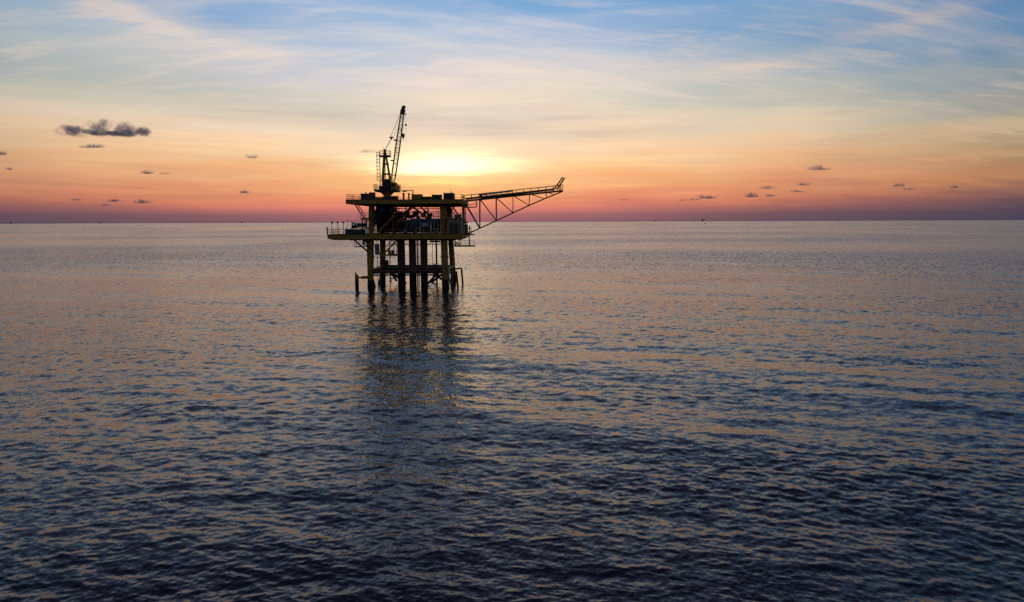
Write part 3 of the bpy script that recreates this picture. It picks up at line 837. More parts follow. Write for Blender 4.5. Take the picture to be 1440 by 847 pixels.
for (a, c) in (((778.5, 267), (790.3, 250.3)), ((782.8, 267), (793, 251.2))):
    MB().tube(bp(*a), bp(*c), .14, n=10).tube(bp(*c), bp(c[0] + .5, c[1] - .7), .22, n=10).build('flare_tip', 'bronze', boom)
MB().tube(bp(787, 261), bp(793.3, 253.8), .03, n=6).build('igniter_line', 'yellow', boom)
for k in range(6):
    t = k / 5; MB().tube(bp(779.5 + 10.4 * t, 265.6 - 14.6 * t), bp(783.4 + 9.2 * t, 265.6 - 13.6 * t), .04, n=6).build('tip_rung', 'bronze', boom)
MB().path([bp(786.3, 268.3), bp(786.3, 260.3), bp(791, 260), bp(791, 268.2)], .07).build('end_rail', 'yellow', boom)
MB().path([bp(652, 291.7, -1.2), bp(669.6, 291.7, -1.2), bp(671.0, 290.4, -1.2), bp(671.2, 283, -1.2)], .12, n=10).build('loop_pipe', 'bronze', boom)
MB().path([bp(654, 288.8, .8), bp(668, 287.0, .8), bp(668, 283, .8)], .07).build('loop_pipe', 'bronze', boom)
for y in (-1.2, 1.2): MB().tube(bp(649, 284, y), bp(654, 288, y * .7), .2).build('boom_hinge', 'dark', boom)

# ------------------------------------------------------------------ the crane
CY = 146.0
def cp(px, py, dy=0.0): return Vector((X(px, CY), CY + dy, Z(py, CY, px)))
crane = thing('pedestal_crane', 'tall pedestal crane with raised lattice boom standing on the top deck', 'crane', cp(545.5, 281.3))
def cpart(name, mat, mb, parent=crane): return mb.build(name, mat, parent)
c0 = cp(545.5, 281.5)
zd = Z(270.2, CY)
cpart('pedestal', 'crane', MB().lathe(c0 - Vector((0, 0, .1)), (0, 0, 1), [(0, .72), (1.0, .72), (1.25, 1.0), (zd - c0.z + .1, 1.55)], 20))
table = cpart('slewing_platform', 'dark', MB().box(cp(530, 0).x, cp(562, 0).x, CY - 2.2, CY + 2.2, zd, zd + .42, .08))
handrail([(cp(535, 0).x, CY - 2.1, zd + .42), (cp(529.6, 0).x, CY - 2.1, zd + .42), (cp(529.6, 0).x, CY + 2.1, zd + .42), (cp(535, 0).x, CY + 2.1, zd + .42)], crane, 'crane', step=.7)
handrail([(cp(557.5, 0).x, CY - 2.1, zd + .42), (cp(562.6, 0).x, CY - 2.1, zd + .42), (cp(562.6, 0).x, CY + 2.1, zd + .42)], crane, 'crane', step=.7)
w = MB().box(cp(535.5, 0).x, cp(541, 0).x, CY - 1.4, CY + 1.4, zd + .42, Z(262, CY), .1)
cpart('winch_housing', 'dark', w)
cpart('winch_drum', 'dark', MB().tube(cp(546, 259.5, -1.1), cp(546, 259.5, 1.1), .72, n=18).tube(cp(546, 259.5, -1.25), cp(546, 259.5, -1.1), .95, n=18).tube(cp(546, 259.5, 1.1), cp(546, 259.5, 1.25), .95, n=18))
cpart('winch_frame', 'dark', MB().box(cp(541, 0).x, cp(551.5, 0).x, CY - 1.0, CY + 1.0, zd + .42, Z(264, CY), .08).bar(cp(543, 265), cp(546, 252), .5, .5).bar(cp(550, 265), cp(546.5, 252), .5, .5))
cab = cpart('operator_cabin', 'crane', MB().box(cp(553.5, 0).x, cp(560, 0).x, CY - 1.9, CY + .3, zd + .42, Z(257.3, CY), .12))
MB().box(cp(554.2, 0).x, cp(559.2, 0).x, CY - 1.93, CY - 1.89, Z(263.5, CY), Z(258.6, CY)).build('cabin_window', 'black', cab)
cpart('engine_hood', 'dark', MB().box(cp(552.8, 0).x, cp(561, 0).x, CY + .4, CY + 2.0, zd + .42, Z(260.5, CY), .12))
# gantry mast
apex = (543.6, 214.5)
for dy in (-.7, .7):
    for (bx, by) in ((539.6, 256), (551.5, 262)):
        cpart('mast_leg', 'crane', MB().bar(cp(apex[0] + (-.9 if bx < 545 else .9), apex[1], dy * .35), cp(bx, by, dy), .24, .24))
    cpart('mast_leg', 'crane', MB().bar(cp(543.4, 216, dy * .4), cp(542.6, 254, dy), .14, .14))
for py, xa, xb in ((230.8, 541.6, 547.2), (245, 540.4, 549.5)):
    cpart('mast_tie', 'crane', MB().bar(cp(xa - 1, py, -.5), cp(xb + 1, py, -.5), .2, .28).bar(cp(xa - 1, py, .5), cp(xb + 1, py, .5), .2, .28))
cpart('mast_head', 'dark', MB().tube(cp(543.6, 211.8, -.5), cp(543.6, 211.8, .5), .26, n=14).tube(cp(543.6, 216.5, -.5), cp(543.6, 216.5, .5), .2, n=14).bar(cp(543.6, 211), cp(543.6, 221), .42, .42).tube(cp(541.4, 209), cp(541.4, 207.2), .06))
mp = cpart('mast_platform', 'dark', MB().box(cp(536.3, 0).x, cp(551.2, 0).x, CY - 1.0, CY + 1.0, Z(220.9, CY), Z(219.7, CY)))
handrail([(cp(536.5, 0).x, CY - .95, Z(219.7, CY)), (cp(551, 0).x, CY - .95, Z(219.7, CY)), (cp(551, 0).x, CY + .95, Z(219.7, CY)), (cp(536.5, 0).x, CY + .95, Z(219.7, CY))], crane, 'crane', step=.75)
lad = MB()
for px in (536.4, 537.3): lad.tube(cp(px, 213.5, -.5), cp(px, 263, -.5), .05, n=6)
ladder = cpart('ladder', 'crane', lad)
cage = MB()
for px, dy in ((532.3, -.5), (533.4, -.95), (533.4, -.05)): cage.tube(cp(px, 214.5, dy), cp(px, 254, dy), .03, n=6)
for k in range(9):
    py = 214.5 + 39.5 * k / 8
    cage.path([cp(536.6, py, -.85), cp(533.4, py, -.95), cp(532.3, py, -.5), cp(533.4, py, -.05), cp(536.6, py, -.15)], .03, n=6)
cage.build('safety_cage', 'crane', ladder)
rm = MB().tube((-.07, 0, 0), (.07, 0, 0), .03, n=6).mesh('ladder_rung', 'crane')
for k in range(28): share('rung', rm, ladder, cp(536.85, 214.5 + k * 1.7, -.5))
# lattice boom
f0, f1 = cp(553.2, 259), cp(569.6, 157)
ax = (f1 - f0).normalized(); sd = ax.cross(Vector((0, 1, 0))).normalized(); L = (f1 - f0).length
if sd.x < 0: sd = -sd
def section(t):
    hw = .42 if t < .6 else .42 - (t - .6) / .4 * .12
    if t < .12: hw = .15 + .27 * t / .12
    return hw
spine = cpart('boom', 'crane', MB().tube(f0 - Vector((0, .9, 0)), f0 + Vector((0, .9, 0)), .16, n=12))
cnr = [(-1, -1), (1, -1), (1, 1), (-1, 1)]
KT = [0, .12] + [.12 + .84 * k / 21 for k in range(1, 22)] + [1.0]
def cpt(t, c): return f0 + ax * (L * t) + sd * (c[0] * section(t)) + Vector((0, c[1] * (section(t) if t > .12 else .7 - .28 * t / .12), 0))
for c in cnr: MB().path([cpt(t, c) for t in (0, .12, .6, 1.0)], .075, n=8).build('chord', 'crane', spine)
for fi in range(4):
    ca_, cb_ = cnr[fi], cnr[(fi + 1) % 4]
    mb = MB()
    for k in range(1, len(KT) - 1):
        a_, b_ = (ca_, cb_) if k % 2 else (cb_, ca_)
        mb.tube(cpt(KT[k], a_), cpt(KT[k + 1], b_), .038, n=6)
        if k % 4 == 1: mb.tube(cpt(KT[k], ca_), cpt(KT[k], cb_), .05, n=6)
    mb.build('lacing', 'crane', spine)
cpart('boom_head', 'dark', MB().bar(f1 - ax * .6, f1 + ax * .35, .7, .9).tube(cp(570.3, 153.2, -.35), cp(570.3, 153.2, .35), .34, n=16).tube(cp(571.6, 150.6, -.3), cp(571.6, 150.6, .3), .3, n=16)
      .bar(cp(570, 156), cp(571.5, 150.2), .35, .4).bar(cp(568.4, 150), cp(571.8, 150.4), .2, .22))
for (px, py) in ((558.6, 197.8), (553.6, 226.2)):
    cpart('boom_floodlight', 'dark', MB().box(cp(px - 1.8, 0).x, cp(px + 1.8, 0).x, CY - .75, CY - .4, Z(py + .9, CY), Z(py - 1.0, CY), .06).bar(cp(px, py + .2, -.5), cp(px + 2.6, py - .4, -.3), .08, .1))
cpart('boom_lamp', 'dark', MB().box(cp(567.3, 0).x, cp(568.6, 0).x, CY - .7, CY - .4, Z(185.6, CY), Z(183.6, CY), .05))
cpart('boom_walk_tie', 'dark', MB().bar(cp(556, 223.3, -.4), cp(561.5, 223.3, -.4), .06, .08).bar(cp(557.5, 208.2, -.4), cp(562.5, 208.2, -.4), .06, .1))
# ropes
rope = .028
cpart('bridle', 'dark', MB().box(cp(550.4, 0).x, cp(555.8, 0).x, CY - .4, CY + .4, Z(194, CY), Z(192.6, CY), .05).box(cp(551.9, 0).x, cp(554, 0).x, CY - .25, CY + .25, Z(196, CY), Z(194, CY)))
for dy in (-.3, 0, .3):
    cpart('luffing_rope', 'dark', MB().tube(cp(544, 211, dy), cp(553, 195.5, dy), rope * (1.0 if dy else .8), n=5))
    if dy: cpart('pendant', 'dark', MB().tube(cp(552, 192.6, dy), cp(567.6, 158, dy), rope, n=5))
cpart('stay_rope', 'dark', MB().tube(cp(556, 193, .1), cp(561.6, 180, .1), rope, n=5))
cpart('hoist_rope', 'dark', MB().tube(cp(570.6, 154, 0), cp(569.6, 189, 0), rope * .7, n=5))
hb = cpart('hook_block', 'dark', MB().lathe(cp(569.5, 195), (0, 0, 1), [(0, .12), (.25, .22), (.62, .36), (.95, .3), (1.02, .12)], 14))
MB().path([cp(569.5, 195), cp(569.5, 196.2), cp(569.0, 197), cp(569.5, 197.6), cp(570.1, 197)], .06).build('hook', 'dark', hb)
cpart('whip_rope', 'dark', MB().tube(cp(573.5, 153, 0), cp(573.6, 202, 0), rope * .7, n=5))
cpart('headache_ball', 'dark', MB().lathe(cp(573.5, 177.4), (0, 0, 1), [(0, .05), (.1, .2), (.22, .26), (.34, .2), (.44, .05)], 14))
cpart('rope_socket', 'dark', MB().lathe(cp(573.5, 162), (0, 0, 1), [(0, .05), (.08, .14), (.2, .14), (.28, .05)], 10))


# ------------------------------------------------------------------ equipment on the top deck
def cabinet(name, label, cat, px0, px1, py, Y0, Y1, mat, base='dark', kind=0, zbase=None, group=None):
    """a skid mounted cabinet: base frame, body, roof, doors or ribs, lugs"""
    zb = zt + .052 if zbase is None else zbase
    x0, x1, zh = X(px0, Y0), X(px1, Y0), Z(py, Y0)
    t = thing(name, label, cat, ((x0 + x1) / 2, (Y0 + Y1) / 2, zb), group)
    MB().box(x0 - .08, x1 + .08, Y0 - .05, Y1 + .05, zb, zb + .16).build('skid_base', base, t)
    body = MB().box(x0, x1, Y0, Y1, zb + .16, zh - .1, .05).build('body', mat, t)
    MB().box(x0 - .06, x1 + .06, Y0 - .06, Y1 + .06, zh - .1, zh, .03).build('roof', mat, t)
    wd = x1 - x0; hh = zh - zb - .3
    if kind == 0:
        n = max(1, round(wd / .7))
        for k in range(n):
            a = x0 + wd * (k + .08) / n; c = x0 + wd * (k + .92) / n
            d = MB().box(a, c, Y0 - .03, Y0 - .002, zb + .22, zh - .16).build('door', mat, t)
            MB().box(c - .1, c - .05, Y0 - .06, Y0 - .032, zb + .2 + hh * .4, zb + .2 + hh * .6).build('handle', 'dark', d)
    elif kind == 1:
        for k in range(max(2, round(wd / .45)) + 1):
            a = x0 + wd * k / max(2, round(wd / .45))
            MB().box(a - .03, a + .03, Y0 - .05, Y0 - .002, zb + .17, zh - .11).build('rib', mat, t)
    else:
        MB().box(x0 + wd * .12, x0 + wd * .55, Y0 - .04, Y0 - .002, zb + .25, zh - .2).build('louvre_panel', 'dark', t)
        MB().tube((x0 + wd * .75, Y0 + .3, zh), (x0 + wd * .75, Y0 + .3, zh + .35), .09).build('exhaust_stub', 'dark', t)
    for a in (x0 + .1, x1 - .1):
        MB().box(a - .05, a + .05, Y0 + .1, Y0 + .16, zh + .001, zh + .12).build('lifting_lug', 'dark', t)
    return t


cabinet('generator_cabinet', 'squat dark generator cabinet near the left railing of the top deck', 'cabinet', 508, 517.3, 272.2, FY + 1.2, FY + 4, 'slate', kind=2)
cabinet('control_cabinet', 'tall narrow dark cabinet between the generator cabinet and the crane on the top deck', 'cabinet', 519.7, 527, 270.6, FY + 1.4, FY + 3, 'slate', kind=0)
cabinet('storage_bin', 'low ochre bin left of the crane pedestal on the top deck', 'bin', 529.2, 538.6, 277.0, FY + 1.5, FY + 3.5, 'yellow', kind=1)
cabinet('storage_tank', 'low blue grey tank box in front of the crane pedestal on the top deck', 'tank', 539.6, 552, 275.8, FY + 1.2, FY + 3.2, 'slate', kind=1)
cabinet('tool_chest', 'short blue grey chest just right of the crane pedestal on the top deck', 'chest', 553.2, 559.6, 275.8, FY + 1.6, FY + 3.2, 'slate', kind=0)
cabinet('chemical_tote', 'ochre chemical tote in the middle of the top deck', 'tote', 579.6, 592.8, 273.4, FY + 1.2, FY + 4, 'yellow', kind=1)
cabinet('pipe_basket', 'low rust red basket between the ochre tote and the dark cabinets on the top deck', 'basket', 594.2, 606.2, 276.6, FY + 1.4, FY + 3.4, 'bronze', kind=1)
cabinet('switchgear_cabinet', 'dark low cabinet left of the largest box on the top deck', 'cabinet', 607.6, 620.6, 274.0, FY + 1.2, FY + 3.8, 'slate', kind=0)
cabinet('equipment_container', 'largest dark box near the right end of the top deck', 'container', 624, 638, 271.7, FY + 1.2, FY + 4.4, 'dark', kind=2)
for px0, px1, py, lab in ((564.2, 568, 271.0, 'dark upright vent housing under the davit arm on the top deck'), (572, 575.2, 271.4, 'thin dark upright vent housing right of the other vent housing, under the davit')):
    x0, x1 = X(px0), X(px1); t = thing('vent_housing', lab, 'vent', ((x0 + x1) / 2, FY + 2, zt + .052), 'vent housings on the top deck')
    MB().tube(((x0 + x1) / 2, FY + 2, zt + .052), ((x0 + x1) / 2, FY + 2, Z(py + 2)), (x1 - x0) * .36, n=14).build('stack', 'dark', t)
    MB().lathe(((x0 + x1) / 2, FY + 2, Z(py + 2)), (0, 0, 1), [(0, (x1 - x0) * .5), (.2, (x1 - x0) * .5), (.32, (x1 - x0) * .2)], 14).build('cowl', 'dark', t)
t = thing('davit', 'small davit with a level arm right of the crane on the top deck', 'davit', (X(579), FY + 2.6, zt + .052))
MB().tube((X(579), FY + 2.6, zt + .052), (X(579), FY + 2.6, Z(267)), .09).build('post', 'yellow', t)
MB().bar((X(579.4), FY + 2.6, Z(267.2)), (X(562.5), FY + 2.6, Z(267.4)), .12, .14).build('arm', 'dark', t)
MB().box(X(564), X(570), FY + 2.4, FY + 2.8, Z(269.2), Z(267.6), .05).build('hoist', 'dark', t)

# ------------------------------------------------------------------ equipment on the cellar deck and side deck
for k, (px, lab) in enumerate(((466.2, 'leftmost of the three thin lamp poles on the side deck'), (474.6, 'middle of the three thin lamp poles on the side deck'), (482.5, 'rightmost of the three thin lamp poles, beside the slate tank'))):
    Y = FY + 1.0; x = X(px, Y)
    t = thing('lamp_pole', lab, 'lamp pole', (x, Y, zc + .052), 'lamp poles on the side deck')
    MB().tube((x, Y, zc + .052), (x, Y, Z(313.4, Y)), .055, n=8).build('pole', 'dark', t)
    off = .12 if k == 0 else 0
    MB().lathe((x + off, Y, Z(314.2, Y)), (0, 0, 1), [(0, .08), (.18, .2), (.34, .22), (.42, .1)], 12).build('lamp_head', 'dark', t)
for px, Y, py0, lab, zb in ((459.6, FY + 1.2, 319, 'navigation lantern on a stub post at the far left corner of the side deck', zc), (660.4, 141.2, 317.4, 'navigation lantern on a post at the right side landing', zs)):
    x = X(px, Y); t = thing('navigation_lantern', lab, 'lantern', (x, Y, zb + .01), 'navigation lanterns')
    zh = Z(py0, Y, px)
    MB().tube((x, Y, zb + .01), (x, Y, zh - .6), .10, n=8).build('post', 'dark', t)
    MB().lathe((x, Y, zh - .75), (0, 0, 1), [(0, .1), (.15, .22), (.3, .12)], 12).build('bracket', 'dark', t)
    MB().lathe((x, Y, zh - .45), (0, 0, 1), [(0, .12), (.2, .14), (.4, .05)], 12).build('lens', 'bronze', t)
for px, py0, py1, Y, lab in ((487.6, 309.3, 322, FY + 2, 'whip antenna rising from the left end of the slate tank'), (490.4, 309.8, 318, FY + 3, 'short whip antenna above the pump set, left of the others there'),
                             (494.4, 310.2, 316, FY + 3, 'short whip antenna over the left half of the pump set'), (498.2, 309.6, 316, FY + 4, 'short whip antenna over the middle of the pump set'),
                             (502.0, 309.4, 316, FY + 4, 'short whip antenna over the right half of the pump set'), (504.4, 287.5, 316, FY + 2.5, 'longest whip antenna reaching to the underside of the top deck'),
                             (507.6, 310, 316, FY + 3, 'short whip antenna nearest the left leg')):
    x = X(px, Y); tag(MB().tube((x, Y, Z(py1, Y, px)), (x, Y, Z(py0, Y, px)), .03, n=6).tube((x, Y, Z(py1, Y, px)), (x, Y, Z(py1, Y, px) + .3), .06, n=6).build('whip_antenna', 'dark', origin=(x, Y, Z(py1, Y, px))), lab, 'antenna', 'whip antennas on the side deck')
tk = cabinet('slate_tank', 'long slate blue tank box on the left of the cellar deck', 'tank', 485.3, 508.5, 322.3, FY + 1.0, FY + 4.0, 'slate', kind=1, zbase=zc + .052)
# pump set on top of the tank
zz = Z(322.3, FY + 1) + .002
t = thing('pump_set', 'dark engine driven pump set on top of the slate tank', 'pump', (X(501), FY + 2.5, zz + .12))
zz += .12
MB().box(X(490), X(513), FY + 1.6, FY + 3.4, zz, zz + .22).build('bed_plate', 'dark', t)
MB().box(X(490.5), X(497.5), FY + 1.9, FY + 3.1, zz + .22, Z(316.5), .08).build('engine_block', 'dark', t)
MB().tube((X(498), FY + 2.5, zz + .62), (X(512), FY + 2.5, zz + .62), .33, n=14).build('pump_casing', 'dark', t)
MB().path([(X(497.5), FY + 1.7, zz + .2), (X(497.5), FY + 1.7, Z(314)), (X(512.5), FY + 1.7, Z(314.2)), (X(512.5), FY + 1.7, zz + .2)], .09).build('guard_frame', 'yellow', t)
MB().tube((X(491.5), FY + 2.4, Z(316.6)), (X(491.5), FY + 2.4, Z(312.6)), .12).tube((X(491.3), FY + 2.4, Z(312.8)), (X(494.5), FY + 2.4, Z(313.6)), .1).build('exhaust', 'dark', t)
MB().box(X(494), X(496.8), FY + 2.0, FY + 2.8, Z(316.5), Z(313.6), .06).build('air_filter', 'yellow', t)
# two vessels slung under the top deck, seen end on
for px, r, lab in ((538.2, .47, 'blue round ended vessel under the top deck, nearer the left leg'), (548.8, .45, 'blue round ended vessel under the top deck, right of its twin')):
    Y = 140.0; c = Vector((X(px, Y), Y, Z(295.2, Y)))
    t = thing('pressure_vessel', lab, 'vessel', c, 'vessels slung under the top deck')
    MB().lathe(c, (0, 1, 0), [(0, .02), (.06, r * .45), (.16, r * .8), (.32, r)], 20).build('dished_end', 'blue', t)
    MB().tube(c + Vector((0, .32, 0)), c + Vector((0, 6, 0)), r, n=20).build('shell', 'blue', t)
    for dy in (1.0, 5.0): MB().box(c.x - .1, c.x + .1, c.y + dy, c.y + dy + .2, c.z + r * .9, zt - .5).build('strap', 'dark', t)
# blue grey process module in the middle bay
Y = 141.5
t = thing('process_skid', 'blue grey process skid with pipes in the middle bay of the cellar deck', 'process skid', (X(590, Y), Y + 2, zc + .002))
MB().box(X(574, Y), X(604.5, Y), Y, Y + 4, zc, zc + .25).build('base', 'blue', t)
MB().box(X(589.5, Y), X(601, Y), Y + .2, Y + 2.4, Z(319.5, Y), Z(313, Y), .08).build('hopper', 'pale', t)
MB().tube((X(577, Y), Y + 1, Z(312, Y)), (X(590, Y), Y + 1, Z(315, Y)), .45, n=16).build('separator', 'blue', t)
MB().tube((X(577, Y), Y + .4, Z(308.6, Y)), (X(620, Y), Y + .4, Z(308.8, Y)), .14, n=12).build('header_pipe', 'blue', t)
MB().tube((X(577, Y), Y + .6, Z(310.8, Y)), (X(620, Y), Y + .6, Z(311, Y)), .2, n=12).build('header_pipe', 'blue', t)
for k in range(9):
    px = 573.5 + k * 2.2
    MB().tube((X(px, Y), Y - .02, Z(321 + (k % 3), Y)), (X(px, Y), Y - .02, Z(313.4 - (k % 2), Y)), .07, n=8).build('riser_pipe', 'blue', t)
MB().tube((X(582, Y), Y + 1, zc + .3), (X(582, Y), Y + 1, zc + 1.4), .5, n=16).build('filter_pot', 'slate', t)
MB().tube((X(590, Y), Y + 1, zc + .7), (X(602, Y), Y + 1, zc + .7), .35, n=16).build('motor', 'slate', t)
MB().path([(X(585, Y), Y, zc + .2), (X(585, Y), Y, Z(320, Y)), (X(595, Y), Y, Z(320.5, Y)), (X(595, Y), Y, zc + .2)], .06).build('frame', 'white', t)
MB().box(X(601.3, Y), X(606.2, Y), Y + .3, Y + 1.4, Z(308, Y), Z(303, Y), .06).build('junction_box', 'slate', t)
t = thing('pipe_manifold', 'pale upright pipe manifold beside the right front leg on the cellar deck', 'manifold', (X(610, Y), Y, zc + .002))
for px in (605.3, 611, 616): MB().tube((X(px, Y - .6), Y - .6, zc), (X(px, Y - .6), Y - .6, Z(312, Y)), .1, n=10).build('pipe', 'white', t)
MB().tube((X(605, Y - .6), Y - .6, Z(322, Y)), (X(617, Y - .6), Y - .6, Z(322, Y)), .09, n=10).build('crossover', 'cabin', t)
MB().tube((X(605, Y - .6), Y - .6, Z(326.5, Y)), (X(617, Y - .6), Y - .6, Z(326.5, Y)), .14, n=10).build('crossover', 'blue', t)
t = thing('pump_unit', 'small blue pump unit left of the process skid on the cellar deck', 'pump', (X(569.5, 140), 140.5, zc + .002))
MB().box(X(566, 140), X(573, 140), 140, 141.4, zc, zc + .2).build('base', 'dark', t)
MB().tube((X(566.5, 140.5), 140.6, zc + .72), (X(572.5, 140.5), 140.6, zc + .72), .42, n=14).build('motor', 'blue', t)
MB().box(X(567.5, 140), X(571.5, 140), 140.2, 141, zc + 1.05, zc + 1.9, .06).build('control_box', 'slate', t)
# equipment room
Y = FY + .45
x0, x1 = X(628.3, Y), X(650.3, Y); zb = zc + .052; zh = Z(308.4, Y)
t = thing('equipment_room', 'ochre equipment room with two dark louvred panels on the right of the cellar deck', 'cabin', ((x0 + x1) / 2, Y + 4, zb))
MB().box(x0, x1, Y, Y + 8, zb, zh, .04).build('wall', 'cabin', t)
MB().box(x0 - .1, x1 + .1, Y - .1, Y + 8.1, zh + .002, zh + .14).build('roof', 'cabin', t)
for a, c in ((632.2, 637.6), (638.8, 644.2)):
    xa, xc = X(a, Y), X(c, Y); z0, z1 = Z(329.2, Y), Z(314.2, Y)
    lp = MB().box(xa, xc, Y - .04, Y - .003, z0, z1).build('louvre_panel', 'slate', t)
    sl = MB().bar(((xa - xc) / 2 + .04, 0, 0), ((xc - xa) / 2 - .04, 0, 0), .04, .07).mesh('louvre_slat', 'slate')
    for k in range(14): share('louvre_slat', sl, lp, ((xa + xc) / 2, Y - .06, z0 + (z1 - z0) * (k + .5) / 14))
MB().box(X(648.8, Y), X(649.7, Y), Y - .03, Y - .003, zb + .1, zh - .1).build('corner_trim', 'white', t)
handrail([(x1, Y + 4, zh + .14), (x1, Y + .05, zh + .14), (x0, Y + .05, zh + .14)], t, 'yellow', h=.95, step=1.2)
t = cabinet('roof_box', 'pale blue grey box on the roof of the equipment room', 'box', 639.3, 648.2, 301.9, Y + .4, Y + 2, 'blue', kind=0, zbase=zh + .142)
# instrument panel hung by the left front leg
Y = 138.2
t = thing('instrument_panel', 'blue panel box hung beside the left front leg under the cellar deck', 'panel', (X(529, Y), Y + .2, Z(358.4, Y) + .3))
MB().box(X(525.9, Y), X(532.1, Y), Y, Y + .4, Z(358.2, Y), Z(343.7, Y), .04).build('box', 'blue', t)
MB().box(X(526.5, Y), X(531.5, Y), Y - .04, Y - .002, Z(357.4, Y), Z(344.6, Y)).build('door', 'blue', t)
MB().box(X(525.7, Y), X(532.3, Y), Y - .06, Y + .44, Z(343.68, Y), Z(343.0, Y)).build('rain_hood', 'slate', t)
MB().box(X(526, Y), X(532, Y), Y + .402, Y + .5, Z(350, Y), Z(349, Y)).build('mounting_rail', 'dark', t)
# yellow drums on the stair landing
for k, (px, lab) in enumerate(((546.5, 'ochre drum on the stair landing, left of two'), (551.0, 'ochre drum on the stair landing, right of two'))):
    x = X(px, 139.6); t = thing('drum', lab, 'drum', (x, 139.6, zp + .002), 'drums on the stair landing')
    MB().lathe((x, 139.6, zp + .002), (0, 0, 1), [(0, .28), (.02, .3), (.28, .3), (.3, .315), (.33, .3), (.58, .3), (.6, .315), (.63, .3), (.88, .3), (.9, .28)], 16).build('barrel', 'yellow', t)
    MB().tube((x, 139.6, zp + .902), (x, 139.6, zp + .96), .05).build('bung', 'dark', t)


# ------------------------------------------------------------------ platforms on the horizon, a boat
def far_platform(px, D, wdt, hgt, boom_side, lab, boom_len=.7):
    x = X(px, D); t = thing('distant_platform', lab, 'oil platform', (x, D, 0), 'platforms on the horizon')
    w2 = wdt / 2
    for sx in (-1, 1):
        for sy in (-1, 1): MB().tube((x + sx * w2 * .62, D + sy * w2 * .5, -3), (x + sx * w2 * .5, D + sy * w2 * .5, hgt * .45), wdt * .06, n=8).build('leg', 'dark', t)
    MB().box(x - w2, x + w2, D - w2, D + w2, hgt * .42, hgt * .55).build('lower_deck', 'dark', t)
    MB().box(x - w2 * 1.1, x + w2 * 1.1, D - w2, D + w2, hgt * .72, hgt * .80).build('upper_deck', 'dark', t)
    MB().box(x - w2 * .8, x + w2 * .6, D - w2 * .8, D + w2 * .8, hgt * .55, hgt * .72).build('module', 'dark', t)
    MB().bar((x + boom_side * w2, D, hgt * .7), (x + boom_side * w2 * (1 + 2 * boom_len), D, hgt * 1.02), wdt * .1, wdt * .1).build('flare_boom', 'dark', t)
    MB().box(x - w2 * .7, x, D - w2 * .5, D, hgt * .80, hgt).build('quarters', 'dark', t)
    return t


far_platform(14.5, 17000, 36, 52, 1, 'dark speck of a platform on the horizon at the far left edge')
far_platform(141, 20000, 34, 46, 1, 'dark speck of a platform on the horizon below the long dark cloud')
far_platform(340, 18000, 34, 46, 1, 'dark speck of a platform on the horizon midway between left edge and platform')
far_platform(921.5, 19000, 38, 46, 1, 'dark dot of a platform on the horizon right of the flare boom', .2)
far_platform(988, 16500, 48, 62, 1, 'dark wide topped platform on the horizon just above the fishing boat')
far_platform(1178, 22000, 34, 34, -1, 'faint tiny platform on the horizon toward the right', .2)
D = 3150.0; x = X(991.3, D)
t = thing('fishing_boat', 'small dark fishing boat on the sea below the horizon platform', 'boat', (x, D, 0))
sec = [(-4.2, .35, 1.5), (-3.2, 1.3, 1.0), (0, 1.6, .9), (3, 1.4, 1.1), (4.3, .9, 1.4)]
vs = []
for sx, hw, zd_ in sec: vs += [(x + sx, D - hw, zd_), (x + sx, D - hw * .6, -.6), (x + sx, D + hw * .6, -.6), (x + sx, D + hw, zd_)]
fs = [(4 * k + i, 4 * k + (i + 1) % 4, 4 * k + 4 + (i + 1) % 4, 4 * k + 4 + i) for k in range(4) for i in range(4)] + [(0, 1, 2, 3), (19, 18, 17, 16)]
MB().add(vs, fs).build('hull', 'green', t)
MB().box(x - 1.2, x + 2.2, D - 1.1, D + 1.1, .9, 3.6, .15).build('wheelhouse', 'dark', t)
MB().box(x - 1.5, x + 2.5, D - 1.3, D + 1.3, 3.602, 3.85).build('roof', 'dark', t)
MB().tube((x + .2, D, 3.85), (x + .2, D, 9.0), .28, .16).tube((x + .2, D, 8.4), (x - 3.6, D, 2.0), .12).tube((x + .2, D, 8.4), (x + 4.0, D, 2.0), .12).build('mast', 'dark', t)


# ------------------------------------------------------------------ small dark clouds
def cloud_material(seed, w, h, dens, lobes=None):
    m = bpy.data.materials.new('cloud_vapour'); m.use_nodes = True
    N.tree = m.node_tree; N.tree.nodes.clear()
    out = N.tree.nodes.new('ShaderNodeOutputMaterial')
    pv = N.tree.nodes.new('ShaderNodeVolumePrincipled'); N.tree.links.new(pv.outputs[0], out.inputs['Volume'])
    tc = N.tree.nodes.new('ShaderNodeTexCoord')
    x, y, z = split(N(tc.outputs['Object']))
    # object space: about -1..1 in every direction, stretched by the object's scale
    q = w / h
    n = noise(xyz(x * q * .8 + seed, y * 1.2, z * 1.0), 1.3, 6, 0.62, 0.6)
    big = noise(xyz(x * q * .42 + seed * 2, y * .4, z * .3), 1.0, 2, 0.5, 0.3)
    base = smooth(z, -.55, -.25)                              # flat foot
    rr = N.m('SQRT', x * x * .8 + y * y * .5 + N.m('MAXIMUM', z + .25, 0.0) * N.m('MAXIMUM', z + .25, 0.0) * .9)
    if lobes:
        g = None
        for lx_, lz_, rx_, rz_ in lobes:
            e_ = ((x - lx_) / rx_) * ((x - lx_) / rx_) + ((z - lz_) / rz_) * ((z - lz_) / rz_) + y * y * .5
            g = e_ if g is None else N.m('SMOOTH_MIN', g, e_, .3)
        rr = N.m('SQRT', N.m('MAXIMUM', g, 0.0)) * 1.15
    d = smooth(n * 2.3 + big * 1.1 - rr * .62, 1.16, 1.66) * base
    N.put(pv.inputs['Density'], d * dens)
    pv.inputs['Color'].default_value = (.88, .84, .95, 1)
    pv.inputs['Anisotropy'].default_value = 0.25
    m.cycles.volume_sampling = 'DISTANCE'
    m.cycles.homogeneous_volume = False
    m.cycles.volume_step_rate = 0.35
    return m


